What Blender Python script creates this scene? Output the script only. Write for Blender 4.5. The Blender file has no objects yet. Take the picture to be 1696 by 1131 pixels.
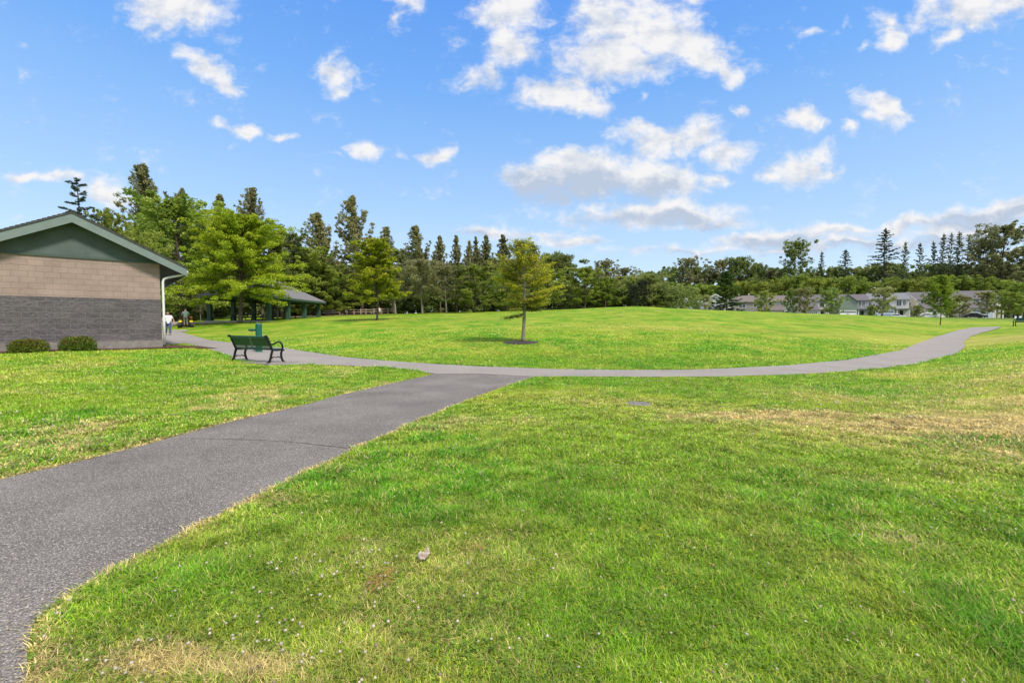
import bpy, math, random
import numpy as np
from mathutils import Vector, Matrix, Quaternion
R = math.radians
S = bpy.context.scene
C = S.collection
# ------------------------------------------------------------------ camera, sky, sun, exposure
EYE, F, CX, CY = 1.4, 754.0, 848.0, 565.5
PITCH = math.atan(29.5/F)
cam = bpy.data.objects.new('camera', bpy.data.cameras.new('camera')); C.objects.link(cam)
cam.location = (0, 0, EYE); cam.rotation_euler = (R(90)-PITCH, 0, 0)
cam.data.sensor_width = 36; cam.data.lens = 36*F/1696; cam.data.clip_start = .05; cam.data.clip_end = 9000
S.camera = cam
SUN_AZ, SUN_EL = R(135), R(52)          # azimuth clockwise from +Y (the view axis)
sun = bpy.data.objects.new('sun', bpy.data.lights.new('sun', 'SUN')); C.objects.link(sun)
sun.data.energy = 2.3; sun.data.angle = R(9); sun.data.color = (1, .93, .82)
sd = Vector((math.sin(SUN_AZ)*math.cos(SUN_EL), math.cos(SUN_AZ)*math.cos(SUN_EL), math.sin(SUN_EL)))
sun.rotation_euler = sd.to_track_quat('Z', 'Y').to_euler()
S.view_settings.view_transform = 'Standard'; S.view_settings.look = 'None'
S.view_settings.exposure = 1.0; S.view_settings.gamma = 1
S.render.engine = 'CYCLES'
S.cycles.use_denoising = True
S.cycles.max_bounces = 6; S.cycles.diffuse_bounces = 3; S.cycles.transmission_bounces = 4; S.cycles.transparent_max_bounces = 4

W = bpy.data.worlds.new('World'); S.world = W; W.use_nodes = True
NT = W.node_tree; NT.nodes.clear()
def N(nt, t, **k):
    n = nt.nodes.new(t)
    for a, v in k.items():
        if a[0] == '_': n.inputs[int(a[1:])].default_value = v
        else: setattr(n, a, v)
    return n
def L(nt, a, b, ia=0, ib=0): nt.links.new(a.outputs[ia], b.inputs[ib])
def mth(nt, op, a, b=None, c=None, clamp=False):
    n = nt.nodes.new('ShaderNodeMath'); n.operation = op; n.use_clamp = clamp
    for i, v in enumerate((a, b, c)):
        if v is None: continue
        if isinstance(v, (int, float)): n.inputs[i].default_value = v
        else: nt.links.new(v, n.inputs[i])
    return n.outputs[0]
# clouds: (px, py, rx, ry, rotation deg, strength, grey underside)
CL = [(300,22,92,38,12,1,.25),(262,48,38,26,30,.7,.3),(350,118,46,24,28,1,0),(378,146,30,18,20,.9,0),(305,122,20,8,0,.35,0),
 (562,128,34,26,35,1,0),(570,158,22,16,0,.8,0),(676,14,26,16,0,.95,0),(668,38,10,14,0,.7,0),
 (375,219,28,8,5,.7,0),(425,228,34,11,5,1,0),(480,232,20,9,0,.9,0),
 (605,257,34,14,0,1,0),(555,262,14,6,0,.4,0),(722,262,30,13,-10,1,0),(672,262,16,9,0,.5,0),
 (842,30,68,38,10,1,.1),(850,95,50,38,0,1,.35),(800,130,46,20,-8,.8,.3),(985,40,55,60,0,.9,.2),
 (1010,110,95,38,0,1.1,.2),(1085,70,85,48,10,1.2,.05),(1150,95,62,36,25,1,.1),(1195,125,34,22,45,.9,0),(1040,10,95,18,0,.9,.1),
 (1150,14,30,14,0,.5,0),(940,150,50,18,0,.7,.1),
 (900,168,46,20,10,1.1,.1),(960,178,50,20,5,1.0,.1),(1072,165,16,9,10,.55,0),
 (1045,222,42,20,-10,.9,0),(1100,240,62,26,5,1,.1),(1150,232,52,24,-5,1,.1),(1205,262,48,20,0,.9,.1),
 (1325,198,30,22,0,1.1,0),(1345,210,22,10,0,.8,0),(1448,190,42,22,20,1.1,0),(1478,200,24,10,10,.8,0),(1400,222,16,9,0,.8,0),(1219,193,20,13,0,.85,0),
 (1318,285,60,28,-10,1,.2),(1355,258,30,24,20,.8,0),(1375,285,30,14,-10,.7,0),(1275,298,34,12,-10,.7,.1),
 (900,300,82,28,8,1.1,.9),(985,290,110,34,0,1.25,.7),(1080,296,90,28,5,1.15,.5),(1178,298,26,14,0,.8,0),
 (1010,355,95,20,0,.8,.7),(1110,352,120,22,0,1.1,.7),(1190,362,60,14,5,.9,.3),(955,320,90,18,0,.9,1),
 (1455,52,32,18,20,.75,0),(1465,78,26,18,-30,.9,0),(1420,90,24,8,-10,.5,0),
 (1580,28,90,34,0,1,.3),(1650,18,80,30,-10,.95,.2),(1555,72,34,20,-20,.8,0),(1330,72,34,8,-25,.5,0),(1290,88,14,6,0,.4,0),(1385,50,10,6,0,.5,0),
 (60,298,60,10,-3,.8,.2),(120,300,45,14,5,.9,.3),(190,322,52,24,20,1,.2),(30,368,30,6,0,.4,0),
 (800,378,90,10,0,0.78,.6),(880,382,70,10,0,0.73,.5),(950,394,60,9,0,0.9,.4),(900,398,80,8,0,0.52,.6),
 (1280,392,110,16,-3,0.95,.9),(1400,382,130,9,-6,0.84,.5),(1500,375,110,10,-8,0.9,.5),(1620,362,100,20,-6,1.05,1),(1665,345,60,18,-15,1.05,.8),(1690,322,40,10,-15,0.84,.3),
 (1450,402,170,14,0,0.9,1),(1600,395,130,20,0,1.05,1),(1120,412,150,10,0,0.63,.8),(1330,412,160,10,0,0.73,.9)]
def build_world():
    nt = NT
    out = N(nt, 'ShaderNodeOutputWorld'); bg = N(nt, 'ShaderNodeBackground'); L(nt, bg, out)
    sky = N(nt, 'ShaderNodeTexSky'); sky.sky_type = 'NISHITA'; sky.sun_disc = False
    sky.sun_elevation = SUN_EL; sky.sun_rotation = SUN_AZ
    sky.altitude = 100; sky.air_density = 1.0; sky.dust_density = 0.4; sky.ozone_density = 2.2
    hs = N(nt, 'ShaderNodeHueSaturation'); hs.inputs['Saturation'].default_value = 1.2; hs.inputs['Value'].default_value = 1.5
    L(nt, sky, hs, 0, 4)
    tc = N(nt, 'ShaderNodeTexCoord'); sep = N(nt, 'ShaderNodeSeparateXYZ'); L(nt, tc, sep)
    x, y, z = sep.outputs
    ya = mth(nt, 'MAXIMUM', mth(nt, 'ABSOLUTE', y), .02)
    gx = mth(nt, 'DIVIDE', x, ya); gz = mth(nt, 'DIVIDE', z, ya)
    cmb = N(nt, 'ShaderNodeCombineXYZ'); nt.links.new(gx, cmb.inputs[0]); nt.links.new(gz, cmb.inputs[1])
    nt.links.new(mth(nt, 'SIGN', y), cmb.inputs[2])
    base = cmb.outputs[0]
    # domain warp
    def warp(src, scale, amt, det):
        n = N(nt, 'ShaderNodeTexNoise', noise_dimensions='3D'); n.inputs['Scale'].default_value = scale; n.inputs['Detail'].default_value = det
        nt.links.new(src, n.inputs['Vector'])
        s = N(nt, 'ShaderNodeVectorMath', operation='SUBTRACT'); L(nt, n, s, 1, 0); s.inputs[1].default_value = (.5, .5, .5)
        m = N(nt, 'ShaderNodeVectorMath', operation='MULTIPLY'); L(nt, s, m); m.inputs[1].default_value = (amt, amt*.7, 0)
        a = N(nt, 'ShaderNodeVectorMath', operation='ADD'); nt.links.new(src, a.inputs[0]); L(nt, m, a, 0, 1)
        return a.outputs[0]
    p = warp(base, 9, .10, 2); p = warp(p, 38, .035, 4)
    body = None; und = None
    psep = N(nt, 'ShaderNodeSeparateXYZ'); nt.links.new(p, psep.inputs[0]); zero = mth(nt, 'MULTIPLY', psep.outputs[0], 0.0)
    for (px, py, rx, ry, rot, st, gr) in CL:
        c = ((px-CX)/F, (536.5-py)/F)
        mp = N(nt, 'ShaderNodeMapping', vector_type='TEXTURE')
        mp.inputs['Location'].default_value = (c[0], c[1], 0); mp.inputs['Rotation'].default_value = (0, 0, -R(rot))
        mp.inputs['Scale'].default_value = (rx/F*1.42, ry/F*1.5, 1e5)
        cm = N(nt, 'ShaderNodeCombineXYZ'); nt.links.new(psep.outputs[0], cm.inputs[0]); nt.links.new(psep.outputs[1], cm.inputs[1])
        # blobs are chained one after the other through the unused third coordinate
        dep = zero if body is None else (body if und is None else mth(nt, 'ADD', body, und))
        nt.links.new(dep, cm.inputs[2]); L(nt, cm, mp)
        ln = N(nt, 'ShaderNodeVectorMath', operation='LENGTH'); L(nt, mp, ln)
        v = mth(nt, 'MULTIPLY_ADD', ln.outputs['Value'], -st, st)
        body = v if body is None else mth(nt, 'SMOOTH_MAX', body, v, .12)
        if gr > 0:
            sp = N(nt, 'ShaderNodeSeparateXYZ'); L(nt, mp, sp)
            g = mth(nt, 'MULTIPLY', mth(nt, 'MULTIPLY_ADD', sp.outputs[1], -1.3*gr, .25*gr), mth(nt, 'MAXIMUM', v, 0))
            und = g if und is None else mth(nt, 'MAXIMUM', und, g)
    def fbm(src, sc, off=(0, 0, 0), det=7, rough=.58, sy=1.4):
        m = N(nt, 'ShaderNodeMapping'); m.inputs['Scale'].default_value = (1, sy, 1); m.inputs['Location'].default_value = off
        nt.links.new(src, m.inputs['Vector'])
        n = N(nt, 'ShaderNodeTexNoise'); n.inputs['Scale'].default_value = sc; n.inputs['Detail'].default_value = det; n.inputs['Roughness'].default_value = rough
        L(nt, m, n); return n.outputs[0]
    # unseen broken clouds added overhead and behind the viewer to whiten the ambient light
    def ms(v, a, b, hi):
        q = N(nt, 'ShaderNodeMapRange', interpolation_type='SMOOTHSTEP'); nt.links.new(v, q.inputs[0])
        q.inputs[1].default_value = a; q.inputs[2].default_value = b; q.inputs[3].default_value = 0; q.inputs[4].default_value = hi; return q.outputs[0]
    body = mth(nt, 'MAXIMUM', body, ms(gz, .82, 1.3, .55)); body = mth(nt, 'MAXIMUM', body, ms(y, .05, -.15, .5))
    n1 = fbm(base, 11); n2 = fbm(base, 11, (.012, -.022, 0), det=5)
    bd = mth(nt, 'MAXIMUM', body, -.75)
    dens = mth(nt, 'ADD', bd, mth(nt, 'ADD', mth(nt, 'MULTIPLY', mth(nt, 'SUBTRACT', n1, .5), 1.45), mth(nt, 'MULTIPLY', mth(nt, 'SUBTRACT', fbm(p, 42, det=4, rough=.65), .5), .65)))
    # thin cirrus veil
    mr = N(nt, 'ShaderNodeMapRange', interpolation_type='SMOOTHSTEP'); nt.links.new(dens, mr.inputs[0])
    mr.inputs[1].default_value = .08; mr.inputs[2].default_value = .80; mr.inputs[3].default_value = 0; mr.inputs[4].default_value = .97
    relief = mth(nt, 'MULTIPLY', mth(nt, 'SUBTRACT', n2, n1), 3.2)
    core = mth(nt, 'MULTIPLY', mth(nt, 'SUBTRACT', dens, .45), .16)
    sh = mth(nt, 'ADD', mth(nt, 'MULTIPLY', mth(nt, 'MAXIMUM', und, 0), 2.9), mth(nt, 'ADD', relief, core))
    sh = mth(nt, 'MAXIMUM', mth(nt, 'MINIMUM', mth(nt, 'ADD', sh, .08), 1), 0)
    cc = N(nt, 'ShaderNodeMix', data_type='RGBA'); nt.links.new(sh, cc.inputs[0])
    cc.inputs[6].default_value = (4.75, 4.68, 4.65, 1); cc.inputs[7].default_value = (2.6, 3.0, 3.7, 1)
    sm = N(nt, 'ShaderNodeMix', data_type='RGBA'); sm.inputs[0].default_value = .85; L(nt, hs, sm, 0, 6)
    cr = N(nt, 'ShaderNodeValToRGB'); nt.links.new(z, cr.inputs[0]); e = cr.color_ramp.elements; stops = [(0, (.68, .80, .93)), (.09, (.62, .77, .935)), (.243, (.42, .64, .95)), (.447, (.20, .46, .96)), (.6, (.12, .345, .94)), (1, (.05, .2, .78))]
    e[0].position, e[0].color = stops[0][0], (*stops[0][1], 1); e[1].position, e[1].color = 1, (*stops[-1][1], 1)
    for p_, c_ in stops[1:-1]: k_ = e.new(p_); k_.color = (*c_, 1)
    sc = N(nt, 'ShaderNodeVectorMath', operation='SCALE'); L(nt, cr, sc); sc.inputs['Scale'].default_value = 4.9
    L(nt, sc, sm, 0, 7)
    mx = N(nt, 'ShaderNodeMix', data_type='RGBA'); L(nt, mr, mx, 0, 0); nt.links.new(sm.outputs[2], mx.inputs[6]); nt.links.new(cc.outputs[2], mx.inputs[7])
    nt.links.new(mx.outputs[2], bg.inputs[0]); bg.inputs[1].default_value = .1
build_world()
# ------------------------------------------------------------------ helpers
rng = np.random.default_rng(7)
rnd = random.Random(5)
def tag(o, label=None, cat=None, group=None, kind=None):
    if label: o['label'] = label
    if cat: o['category'] = cat
    if group: o['group'] = group
    if kind: o['kind'] = kind
    return o
def link(o, parent=None):
    C.objects.link(o)
    if parent: o.parent = parent
    return o
def empty(name, loc, rz=0, label=None, cat=None, group=None):
    o = bpy.data.objects.new(name, None); C.objects.link(o); o.location = loc; o.rotation_euler = (0, 0, rz)
    o.empty_display_size = .2
    return tag(o, label, cat, group)
def copy_tree(o, parent=None):
    c = o.copy(); C.objects.link(c); c.parent = parent
    for ch in list(o.children): copy_tree(ch, c)
    return c
def npmesh(name, V, Fc, mat=None, col=None, smooth=False, extra=None):
    """V (n,3), Fc (m,k) constant k"""
    me = bpy.data.meshes.new(name)
    V = np.asarray(V, np.float32); Fc = np.asarray(Fc, np.int32); m, k = Fc.shape
    me.vertices.add(len(V)); me.vertices.foreach_set('co', V.ravel())
    me.loops.add(m*k); me.loops.foreach_set('vertex_index', Fc.ravel())
    me.polygons.add(m); me.polygons.foreach_set('loop_start', np.arange(0, m*k, k, dtype=np.int32))
    me.polygons.foreach_set('loop_total', np.full(m, k, np.int32))
    if smooth: me.polygons.foreach_set('use_smooth', np.ones(m, bool))
    me.update(calc_edges=True)
    if col is not None:
        a = me.attributes.new('Col', 'FLOAT_COLOR', 'POINT')
        c4 = np.ones((len(V), 4), np.float32); c4[:, :3] = col; a.data.foreach_set('color', c4.ravel())
    if mat: me.materials.append(mat)
    return me
def nobj(name, me, parent=None):
    o = bpy.data.objects.new(name, me); return link(o, parent)
class MB:
    def __init__(s): s.v = []; s.f = []
    def add(s, vs, fs, M=None):
        b = len(s.v)
        s.v += [tuple(M @ Vector(v)) if M else tuple(v) for v in vs]; s.f += [tuple(b+i for i in f) for f in fs]; return s
    def box(s, x0, x1, y0, y1, z0, z1, M=None):
        vs = [(x, y, z) for z in (z0, z1) for y in (y0, y1) for x in (x0, x1)]
        return s.add(vs, [(0, 2, 3, 1), (4, 5, 7, 6), (0, 1, 5, 4), (2, 6, 7, 3), (0, 4, 6, 2), (1, 3, 7, 5)], M)
    def tube(s, pts, rad, n=8, cap=True, M=None):
        pts = [Vector(p) for p in pts]; rad = rad if isinstance(rad, (list, tuple)) else [rad]*len(pts)
        vs = []; fs = []; ref = None
        for i, p in enumerate(pts):
            d = (pts[min(i+1, len(pts)-1)]-pts[max(i-1, 0)]).normalized()
            if ref is None: ref = Vector((0, 0, 1)) if abs(d.z) < .9 else Vector((1, 0, 0))
            a = d.cross(ref).normalized(); b = a.cross(d).normalized(); ref = b
            for k in range(n):
                t = 2*math.pi*k/n; vs.append(p+(a*math.cos(t)+b*math.sin(t))*rad[i])
        for i in range(len(pts)-1):
            for k in range(n):
                k2 = (k+1) % n; fs.append((i*n+k, i*n+k2, (i+1)*n+k2, (i+1)*n+k))
        if cap: fs.append(tuple(range(n))[::-1]); fs.append(tuple((len(pts)-1)*n+k for k in range(n)))
        return s.add(vs, fs, M)
    def lathe(s, prof, n=20, M=None):
        vs = []; fs = []
        for r, z in prof:
            for k in range(n): vs.append((r*math.cos(2*math.pi*k/n), r*math.sin(2*math.pi*k/n), z))
        for i in range(len(prof)-1):
            for k in range(n):
                k2 = (k+1) % n; fs.append((i*n+k, i*n+k2, (i+1)*n+k2, (i+1)*n+k))
        if prof[0][0] > 1e-4: fs.append(tuple(range(n))[::-1])
        if prof[-1][0] > 1e-4: fs.append(tuple((len(prof)-1)*n+k for k in range(n)))
        return s.add(vs, fs, M)
    def prism(s, poly, y0, y1, M=None):
        """poly in (x,z) extruded along y"""
        n = len(poly); vs = [(x, y0, z) for x, z in poly]+[(x, y1, z) for x, z in poly]
        fs = [tuple(range(n)), tuple(range(2*n-1, n-1, -1))]+[(i, i+n, (i+1) % n+n, (i+1) % n) for i in range(n)]
        return s.add(vs, fs, M)
    def build(s, name, mat, parent=None, smooth=False, bevel=0, loc=None, rot=None):
        me = bpy.data.meshes.new(name); me.from_pydata(s.v, [], s.f)
        import bmesh
        bm = bmesh.new(); bm.from_mesh(me); bmesh.ops.recalc_face_normals(bm, faces=bm.faces)
        if bevel:
            es = [e for e in bm.edges if len(e.link_faces) == 2 and e.calc_face_angle(0) > .6]
            bmesh.ops.bevel(bm, geom=es, offset=bevel, segments=1, affect='EDGES')
        bm.to_mesh(me); bm.free()
        if smooth:
            for p in me.polygons: p.use_smooth = True
        me.materials.append(mat); o = bpy.data.objects.new(name, me); link(o, parent)
        if loc: o.location = loc
        if rot is not None: o.rotation_euler = (0, 0, rot)
        return o
def smoothstep(a, b, x):
    t = np.clip((x-a)/(b-a), 0, 1); return t*t*(3-2*t)
def vn(x, y, sc, seed=0):
    x = np.asarray(x, float)*sc+seed*17.31; y = np.asarray(y, float)*sc+seed*9.77
    xi = np.floor(x).astype(np.int64); yi = np.floor(y).astype(np.int64); fx = x-xi; fy = y-yi
    fx = fx*fx*(3-2*fx); fy = fy*fy*(3-2*fy)
    def h(a, b):
        n = (a*374761393+b*668265263+seed*974711) & 0xffffffff
        n = ((n ^ (n >> 13))*1274126177) & 0xffffffff; n = n ^ (n >> 16)
        return (n & 0xffff)/65535.0
    return (h(xi, yi)*(1-fx)+h(xi+1, yi)*fx)*(1-fy)+(h(xi, yi+1)*(1-fx)+h(xi+1, yi+1)*fx)*fy
def fbm(x, y, sc, o=3, seed=0):
    s = 0; a = .5; t = 0
    for i in range(o): s = s+a*vn(x, y, sc*2**i, seed+i*3); t += a; a *= .5
    return s/t
# ------------------------------------------------------------------ terrain height
TAB = {  # u = X/Y : [(Y, z)...]
 -1.35: [(8,.1),(14,.38),(20,.55),(30,.6),(48,1.0),(60,1.6),(80,2.6),(110,3.2)],
 -1.00: [(6,.02),(11,.2),(15,.42),(20,.5),(30,.55),(48,.95),(60,1.6),(80,2.6),(110,3.2)],
 -.75: [(8,0),(13,.15),(18,.45),(26,.47),(34,.5),(44,.86),(52,1.3),(60,1.65),(75,2.5),(110,3.2)],
 -.55: [(10,0),(14.5,.07),(20,.25),(30,.6),(40,1.1),(50,1.6),(57,1.8),(67,2.05),(80,2.8),(110,3.4)],
 -.30: [(11,0),(13.2,.06),(20,.42),(30,1.0),(44,1.78),(60,2.4),(80,3.05),(100,3.4)],
 0.0: [(11,0),(13.4,.06),(20,.60),(30,1.25),(50,2.35),(80,3.68),(90,3.85),(110,3.4)],
 .27: [(11,0),(13.4,.06),(20,.62),(30,1.35),(50,2.95),(62,3.85),(70,4.1),(80,3.9),(100,3.0),(125,2.7)],
 .50: [(11,0),(13.4,.06),(20,.50),(30,1.1),(50,2.3),(70,3.3),(82,3.75),(95,3.5),(125,2.5)],
 .75: [(11,0),(15,.06),(20,.3),(30,.8),(50,1.75),(70,2.6),(86,3.15),(100,3.0),(125,2.5)],
 .92: [(8,.05),(14,.06),(20,.2),(30,.42),(45,.95),(62,1.45),(75,2.0),(90,2.75),(102,2.7),(125,2.6)],
 1.00: [(8,.07),(14,.2),(19,.2),(25,.3),(32,.55),(42,.98),(55,1.35),(75,1.9),(90,2.65),(102,2.65),(125,2.8)],
 1.13: [(6,.08),(12,.38),(20,.6),(30,.8),(45,1.15),(60,1.5),(90,2.45),(125,2.9)],
 1.40: [(6,.1),(12,.5),(20,.8),(30,1.0),(50,1.4),(90,2.4),(125,2.9)]}
_us = sorted(TAB); _A = np.array([math.atan(u) for u in _us])
_NL, _NA = 420, 260
_l = np.linspace(math.log(.5), math.log(3000), _NL); _zz = np.exp(_l)
def _g(a, sig, ax):
    k = int(sig*3)+1; w = np.exp(-.5*(np.arange(-k, k+1)/sig)**2); w /= w.sum()
    pad = [(0, 0), (0, 0)]; pad[ax] = (k, k); b = np.pad(a, pad, mode='edge')
    return np.apply_along_axis(lambda r: np.convolve(r, w, 'valid'), ax, b)
_cols = np.array([np.interp(_zz, [0, 5]+[p[0] for p in TAB[u]], [0, 0]+[p[1] for p in TAB[u]]) for u in _us])
_an = np.linspace(_A[0], _A[-1], _NA)
_T = np.array([[0.0]]); _T = np.zeros((_NA, _NL))
for _j in range(_NL): _T[:, _j] = np.interp(_an, _A, _cols[:, _j])
_T = _g(_g(_T, 3.0, 0), 3.0, 1)
def H(x, y):
    x = np.asarray(x, float); y = np.asarray(y, float)
    r = np.hypot(x, y)+1e-6; a = np.arctan2(x, y); ac = np.clip(a, _A[0], _A[-1]); Z = r*np.cos(ac)
    i = (ac-_A[0])/(_A[-1]-_A[0])*(_NA-1); j = np.clip((np.log(np.maximum(Z, .5))-_l[0])/(_l[-1]-_l[0])*(_NL-1), 0, _NL-1.001)
    i = np.clip(i, 0, _NA-1.001); i0 = i.astype(int); j0 = j.astype(int); fi = i-i0; fj = j-j0
    z = (_T[i0, j0]*(1-fi)+_T[i0+1, j0]*fi)*(1-fj)+(_T[i0, j0+1]*(1-fi)+_T[i0+1, j0+1]*fi)*fj
    z = z*(1-.9*smoothstep(1.2, 2.4, np.abs(a)))
    return z+.05*(vn(x, y, .33, 3)-.5)+.02*(vn(x, y, 1.1, 5)-.5)
def Hs(x, y): return float(H(x, y))
def ray(px, py):
    dx, dz = (px-CX)/F, -(py-CY)/F
    return np.array([dx, math.cos(PITCH)+math.sin(PITCH)*dz, -math.sin(PITCH)+math.cos(PITCH)*dz])
def gp(px, py, zmax=400):
    """ground point seen at photo pixel"""
    d = ray(px, py); d = d/d[1]; Y = np.exp(np.linspace(math.log(1.0), math.log(zmax), 6000))
    below = EYE+d[2]*Y < H(d[0]*Y, Y)
    k = np.argmax(below) if below.any() else len(Y)-1
    return (d[0]*Y[k], Y[k])
def zof(py, Y, px=CX):
    d = ray(px, py); return EYE+d[2]/d[1]*Y
def xof(px, Y): return (px-CX)/F*Y*1.0
# ------------------------------------------------------------------ path outlines (traced, put on the terrain)
def resample(P, n):
    P = np.array(P, float); d = np.r_[0, np.cumsum(np.hypot(*np.diff(P, axis=0).T))]
    t = np.linspace(0, d[-1], n); return np.c_[np.interp(t, d, P[:, 0]), np.interp(t, d, P[:, 1])]
LA = [(-5.4,-6),(-5.0,0),(-4.75,2.5)]+[gp(*p) for p in [(0,794.5),(120,767),(255.6,733),(385,698),(500,672),(560,655.5),(642,636.6),(692,626),(716,620)]]+[(-2.0,13.0)]
RA = [(-1.2,-6),(-1.25,0),(-1.6,1.2)]+[gp(*p) for p in [(44.6,1122),(44.6,1078),(52,1038),(67,1018.5),(111,986),(161,959),(210,932),(260,907),(310,881),(379,845.6),(427,820),(469,803),(500,785.5),(560,757),(619,727.5),(678,704),(737,678),(784,659),(831,641),(866.6,629.6),(885,625.5)]]+[(.75,12.6)]
INN = [(-29,41),(-27,37.5)]+[gp(*p) for p in [(286,546),(300,550),(322,557),(345,563.5),(376,567.5),(420,572),(471,576.5),(500,581.5),(560,590.7),(640,598),(725,603.6),(790,607),(855,609.3),(960,612.4),(1050,613.5),(1130,613),(1200,611),(1300,606),(1396,597.3),(1449,588.5),(1495,580),(1512,572.5),(1530,566),(1552,557.5),(1582,549),(1613,542.5),(1658,541.6)]]
OUT = [(-33.5,41),(-30.5,36),(-24,24.6),(-15.5,20.6)]+[gp(*p) for p in [(303.5,568.5),(330,574.5),(350,580),(376,589),(400,598),(440,604.5),(500,604.5),(560,605.2),(631,608.5),(690,614),(716,620)]]+[(-1.0,12.35),(.3,11.9)]+[gp(*p) for p in [(909,624.3),(960,624),(1065,625),(1206,623.6),(1300,621.5),(1396,616),(1449,611.5),(1502,606),(1546,596.4),(1583,586.7),(1598,576),(1596,566),(1611,556.6),(1628,551.3),(1645,546.9),(1660,542)]]
LC = [(-31,36.2)]+[gp(*p) for p in [(284,541.5),(293,538.5),(320,536.5),(332,535.5)]]+[(xof(338, 49), 49), (xof(345, 51), 51)]
FC = [(-39,40)]+[gp(*p) for p in [(270,533),(288,532.9),(310,532.9)]]+[(xof(328, 51.5), 51.5), (xof(338, 52), 52)]
def poly_of(a, b): return np.array(list(a)+list(b)[::-1], float)
POLY = [poly_of(LA, RA), poly_of(INN, OUT), poly_of(LC, FC)]
def inside(x, y, P):
    c = np.zeros(x.shape, bool); n = len(P)
    for i in range(n):
        x1, y1 = P[i]; x2, y2 = P[(i+1) % n]
        if y1 == y2: continue
        m = ((y1 > y) != (y2 > y)); c ^= m & (x < (x2-x1)*(y-y1)/(y2-y1)+x1)
    return c
def edgedist(x, y, P):
    d = np.full(x.shape, 1e9); n = len(P)
    for i in range(n):
        a = P[i]; b = P[(i+1) % n]; ab = b-a; L2 = (ab**2).sum()+1e-9
        t = np.clip(((x-a[0])*ab[0]+(y-a[1])*ab[1])/L2, 0, 1)
        d = np.minimum(d, np.hypot(x-a[0]-t*ab[0], y-a[1]-t*ab[1]))
    return d
# building frame
BC = np.array([-13.92, 18.1]); BTH = R(42.0)
BX = np.array([math.cos(BTH), math.sin(BTH)]); BY = np.array([-math.sin(BTH), math.cos(BTH)])
def bw(lx, ly): return BC+BX*lx+BY*ly
MULCH1 = np.array([bw(-7, -.62), bw(-1.5, -.5), bw(.2, -.45), bw(1.2, -.5), bw(1.9, 0.0), bw(1.7, .9), bw(.05, 1.4), bw(.05, .1), bw(-7, .1)])
TREE0 = gp(866, 567.5)
RING = np.array([(TREE0[0]-.08+.78*math.cos(t)*(1+.05*math.sin(3*t)), TREE0[1]+.74*math.sin(t)) for t in np.linspace(0, 2*math.pi, 40)[:-1]])
# ------------------------------------------------------------------ lawn colour (dry straw / fresh green patches that belong to the grass)
DRY = [(230,1105,.42,.15,1.0),(380,1115,.38,.12,.9),(860,1110,.25,.1,.45),(1200,1125,.2,.08,.4),(1480,900,.35,.25,.45),(90,1122,.14,.10,.8),(640,985,.10,.06,.5),
 (1290,690,2.0,.55,1.0),(1390,702,1.6,.5,.85),(1660,700,3.0,1.1,1.1),(1690,660,2.5,.6,.8),(1640,765,1.3,.4,.6),(1560,655,3,.6,.55),(1620,620,4,1.2,.5),(1680,600,5,1.6,.55),(1600,740,2.4,.5,.6),
 (1540,545,9,3,.35),(1680,560,9,6,.7),(1600,535,14,8,.35),(1690,625,4,1.2,.75),(1440,660,2.4,.6,.5),(1240,655,2,.5,.35),(1500,700,1.4,.4,.55),(1150,680,2.2,.8,.45),(1000,665,1.6,.7,.5),(930,650,1.2,.5,.4),(760,700,.5,.35,.65),(720,712,.5,.3,.6),
 (650,634,.8,.3,.75),(560,650,1.0,.3,.5),(330,645,2.5,.4,.35),(40,652,1.6,.25,.5),(430,678,.9,.25,.4),(150,600,3,.5,.25),(30,590,2,.5,.3),(80,775,.5,.15,.45),
 (560,780,.35,.25,.7),(480,830,.3,.18,.7),(330,890,.25,.15,.6),(860,700,.8,.5,.5),(1000,540,8,3,.35),(1100,543,6,2,.5),(700,585,3,.6,.35),(1500,800,1.1,.35,.35),(1200,830,.5,.2,.3)]
LUSH = [(650,780,1.0,.6,.8),(760,740,1,.5,.6),(900,830,1.3,.6,.6),(300,960,.6,.35,.8),(520,880,.8,.4,.7),(1000,1000,.9,.3,.5),(300,622,4,.8,.7),(120,640,2,.5,.6),
 (1150,630,3,.7,.6),(1380,640,4,1,.45),(1490,632,2,.35,.5),(950,600,9,1.6,.6),(1150,598,7,1.6,.7),(600,595,4,.8,.5),(1350,760,1.6,.5,.5),(1000,680,.8,.3,.4),(930,790,.7,.3,.7)]
DW = [(gp(a, b), c, d, e) for a, b, c, d, e in DRY]; LW = [(gp(a, b), c, d, e) for a, b, c, d, e in LUSH]
def lawn(x, y):
    """dryness and lushness 0..1"""
    r = np.hypot(x, y)
    wx = x+.5*(fbm(x, y, 1.2, 3, 40)-.5)*np.minimum(1.5, .3+r*.06); wy = y+.5*(fbm(x, y, 1.2, 3, 50)-.5)*np.minimum(1.5, .3+r*.06)
    d = .45*smoothstep(.54, .78, fbm(x, y, .45, 4, 1))+.30*smoothstep(.52, .8, fbm(x, y, 3.2, 3, 9))
    far = smoothstep(14, 22, r)*smoothstep(-.5, .3, y)
    d = d*(1-.45*far)
    for (cx, cy), a, b, e in DW:
        q = ((wx-cx)/a)**2+((wy-cy)/b)**2; d = np.maximum(d, e*np.exp(-q*.8)*(.75+.5*(fbm(x, y, 5, 2, 4)-.25)))
    l = .85*smoothstep(.42, .66, fbm(x, y, .6, 4, 2))*(.45+.75*smoothstep(.35, .62, fbm(x, y, 3.2, 3, 14)))
    for (cx, cy), a, b, e in LW:
        q = ((wx-cx)/a)**2+((wy-cy)/b)**2; g = e*np.exp(-q*.8); l = np.maximum(l, g); d = d*(1-.8*g)
    return np.clip(d, 0, 1), np.clip(l, 0, 1)
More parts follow.
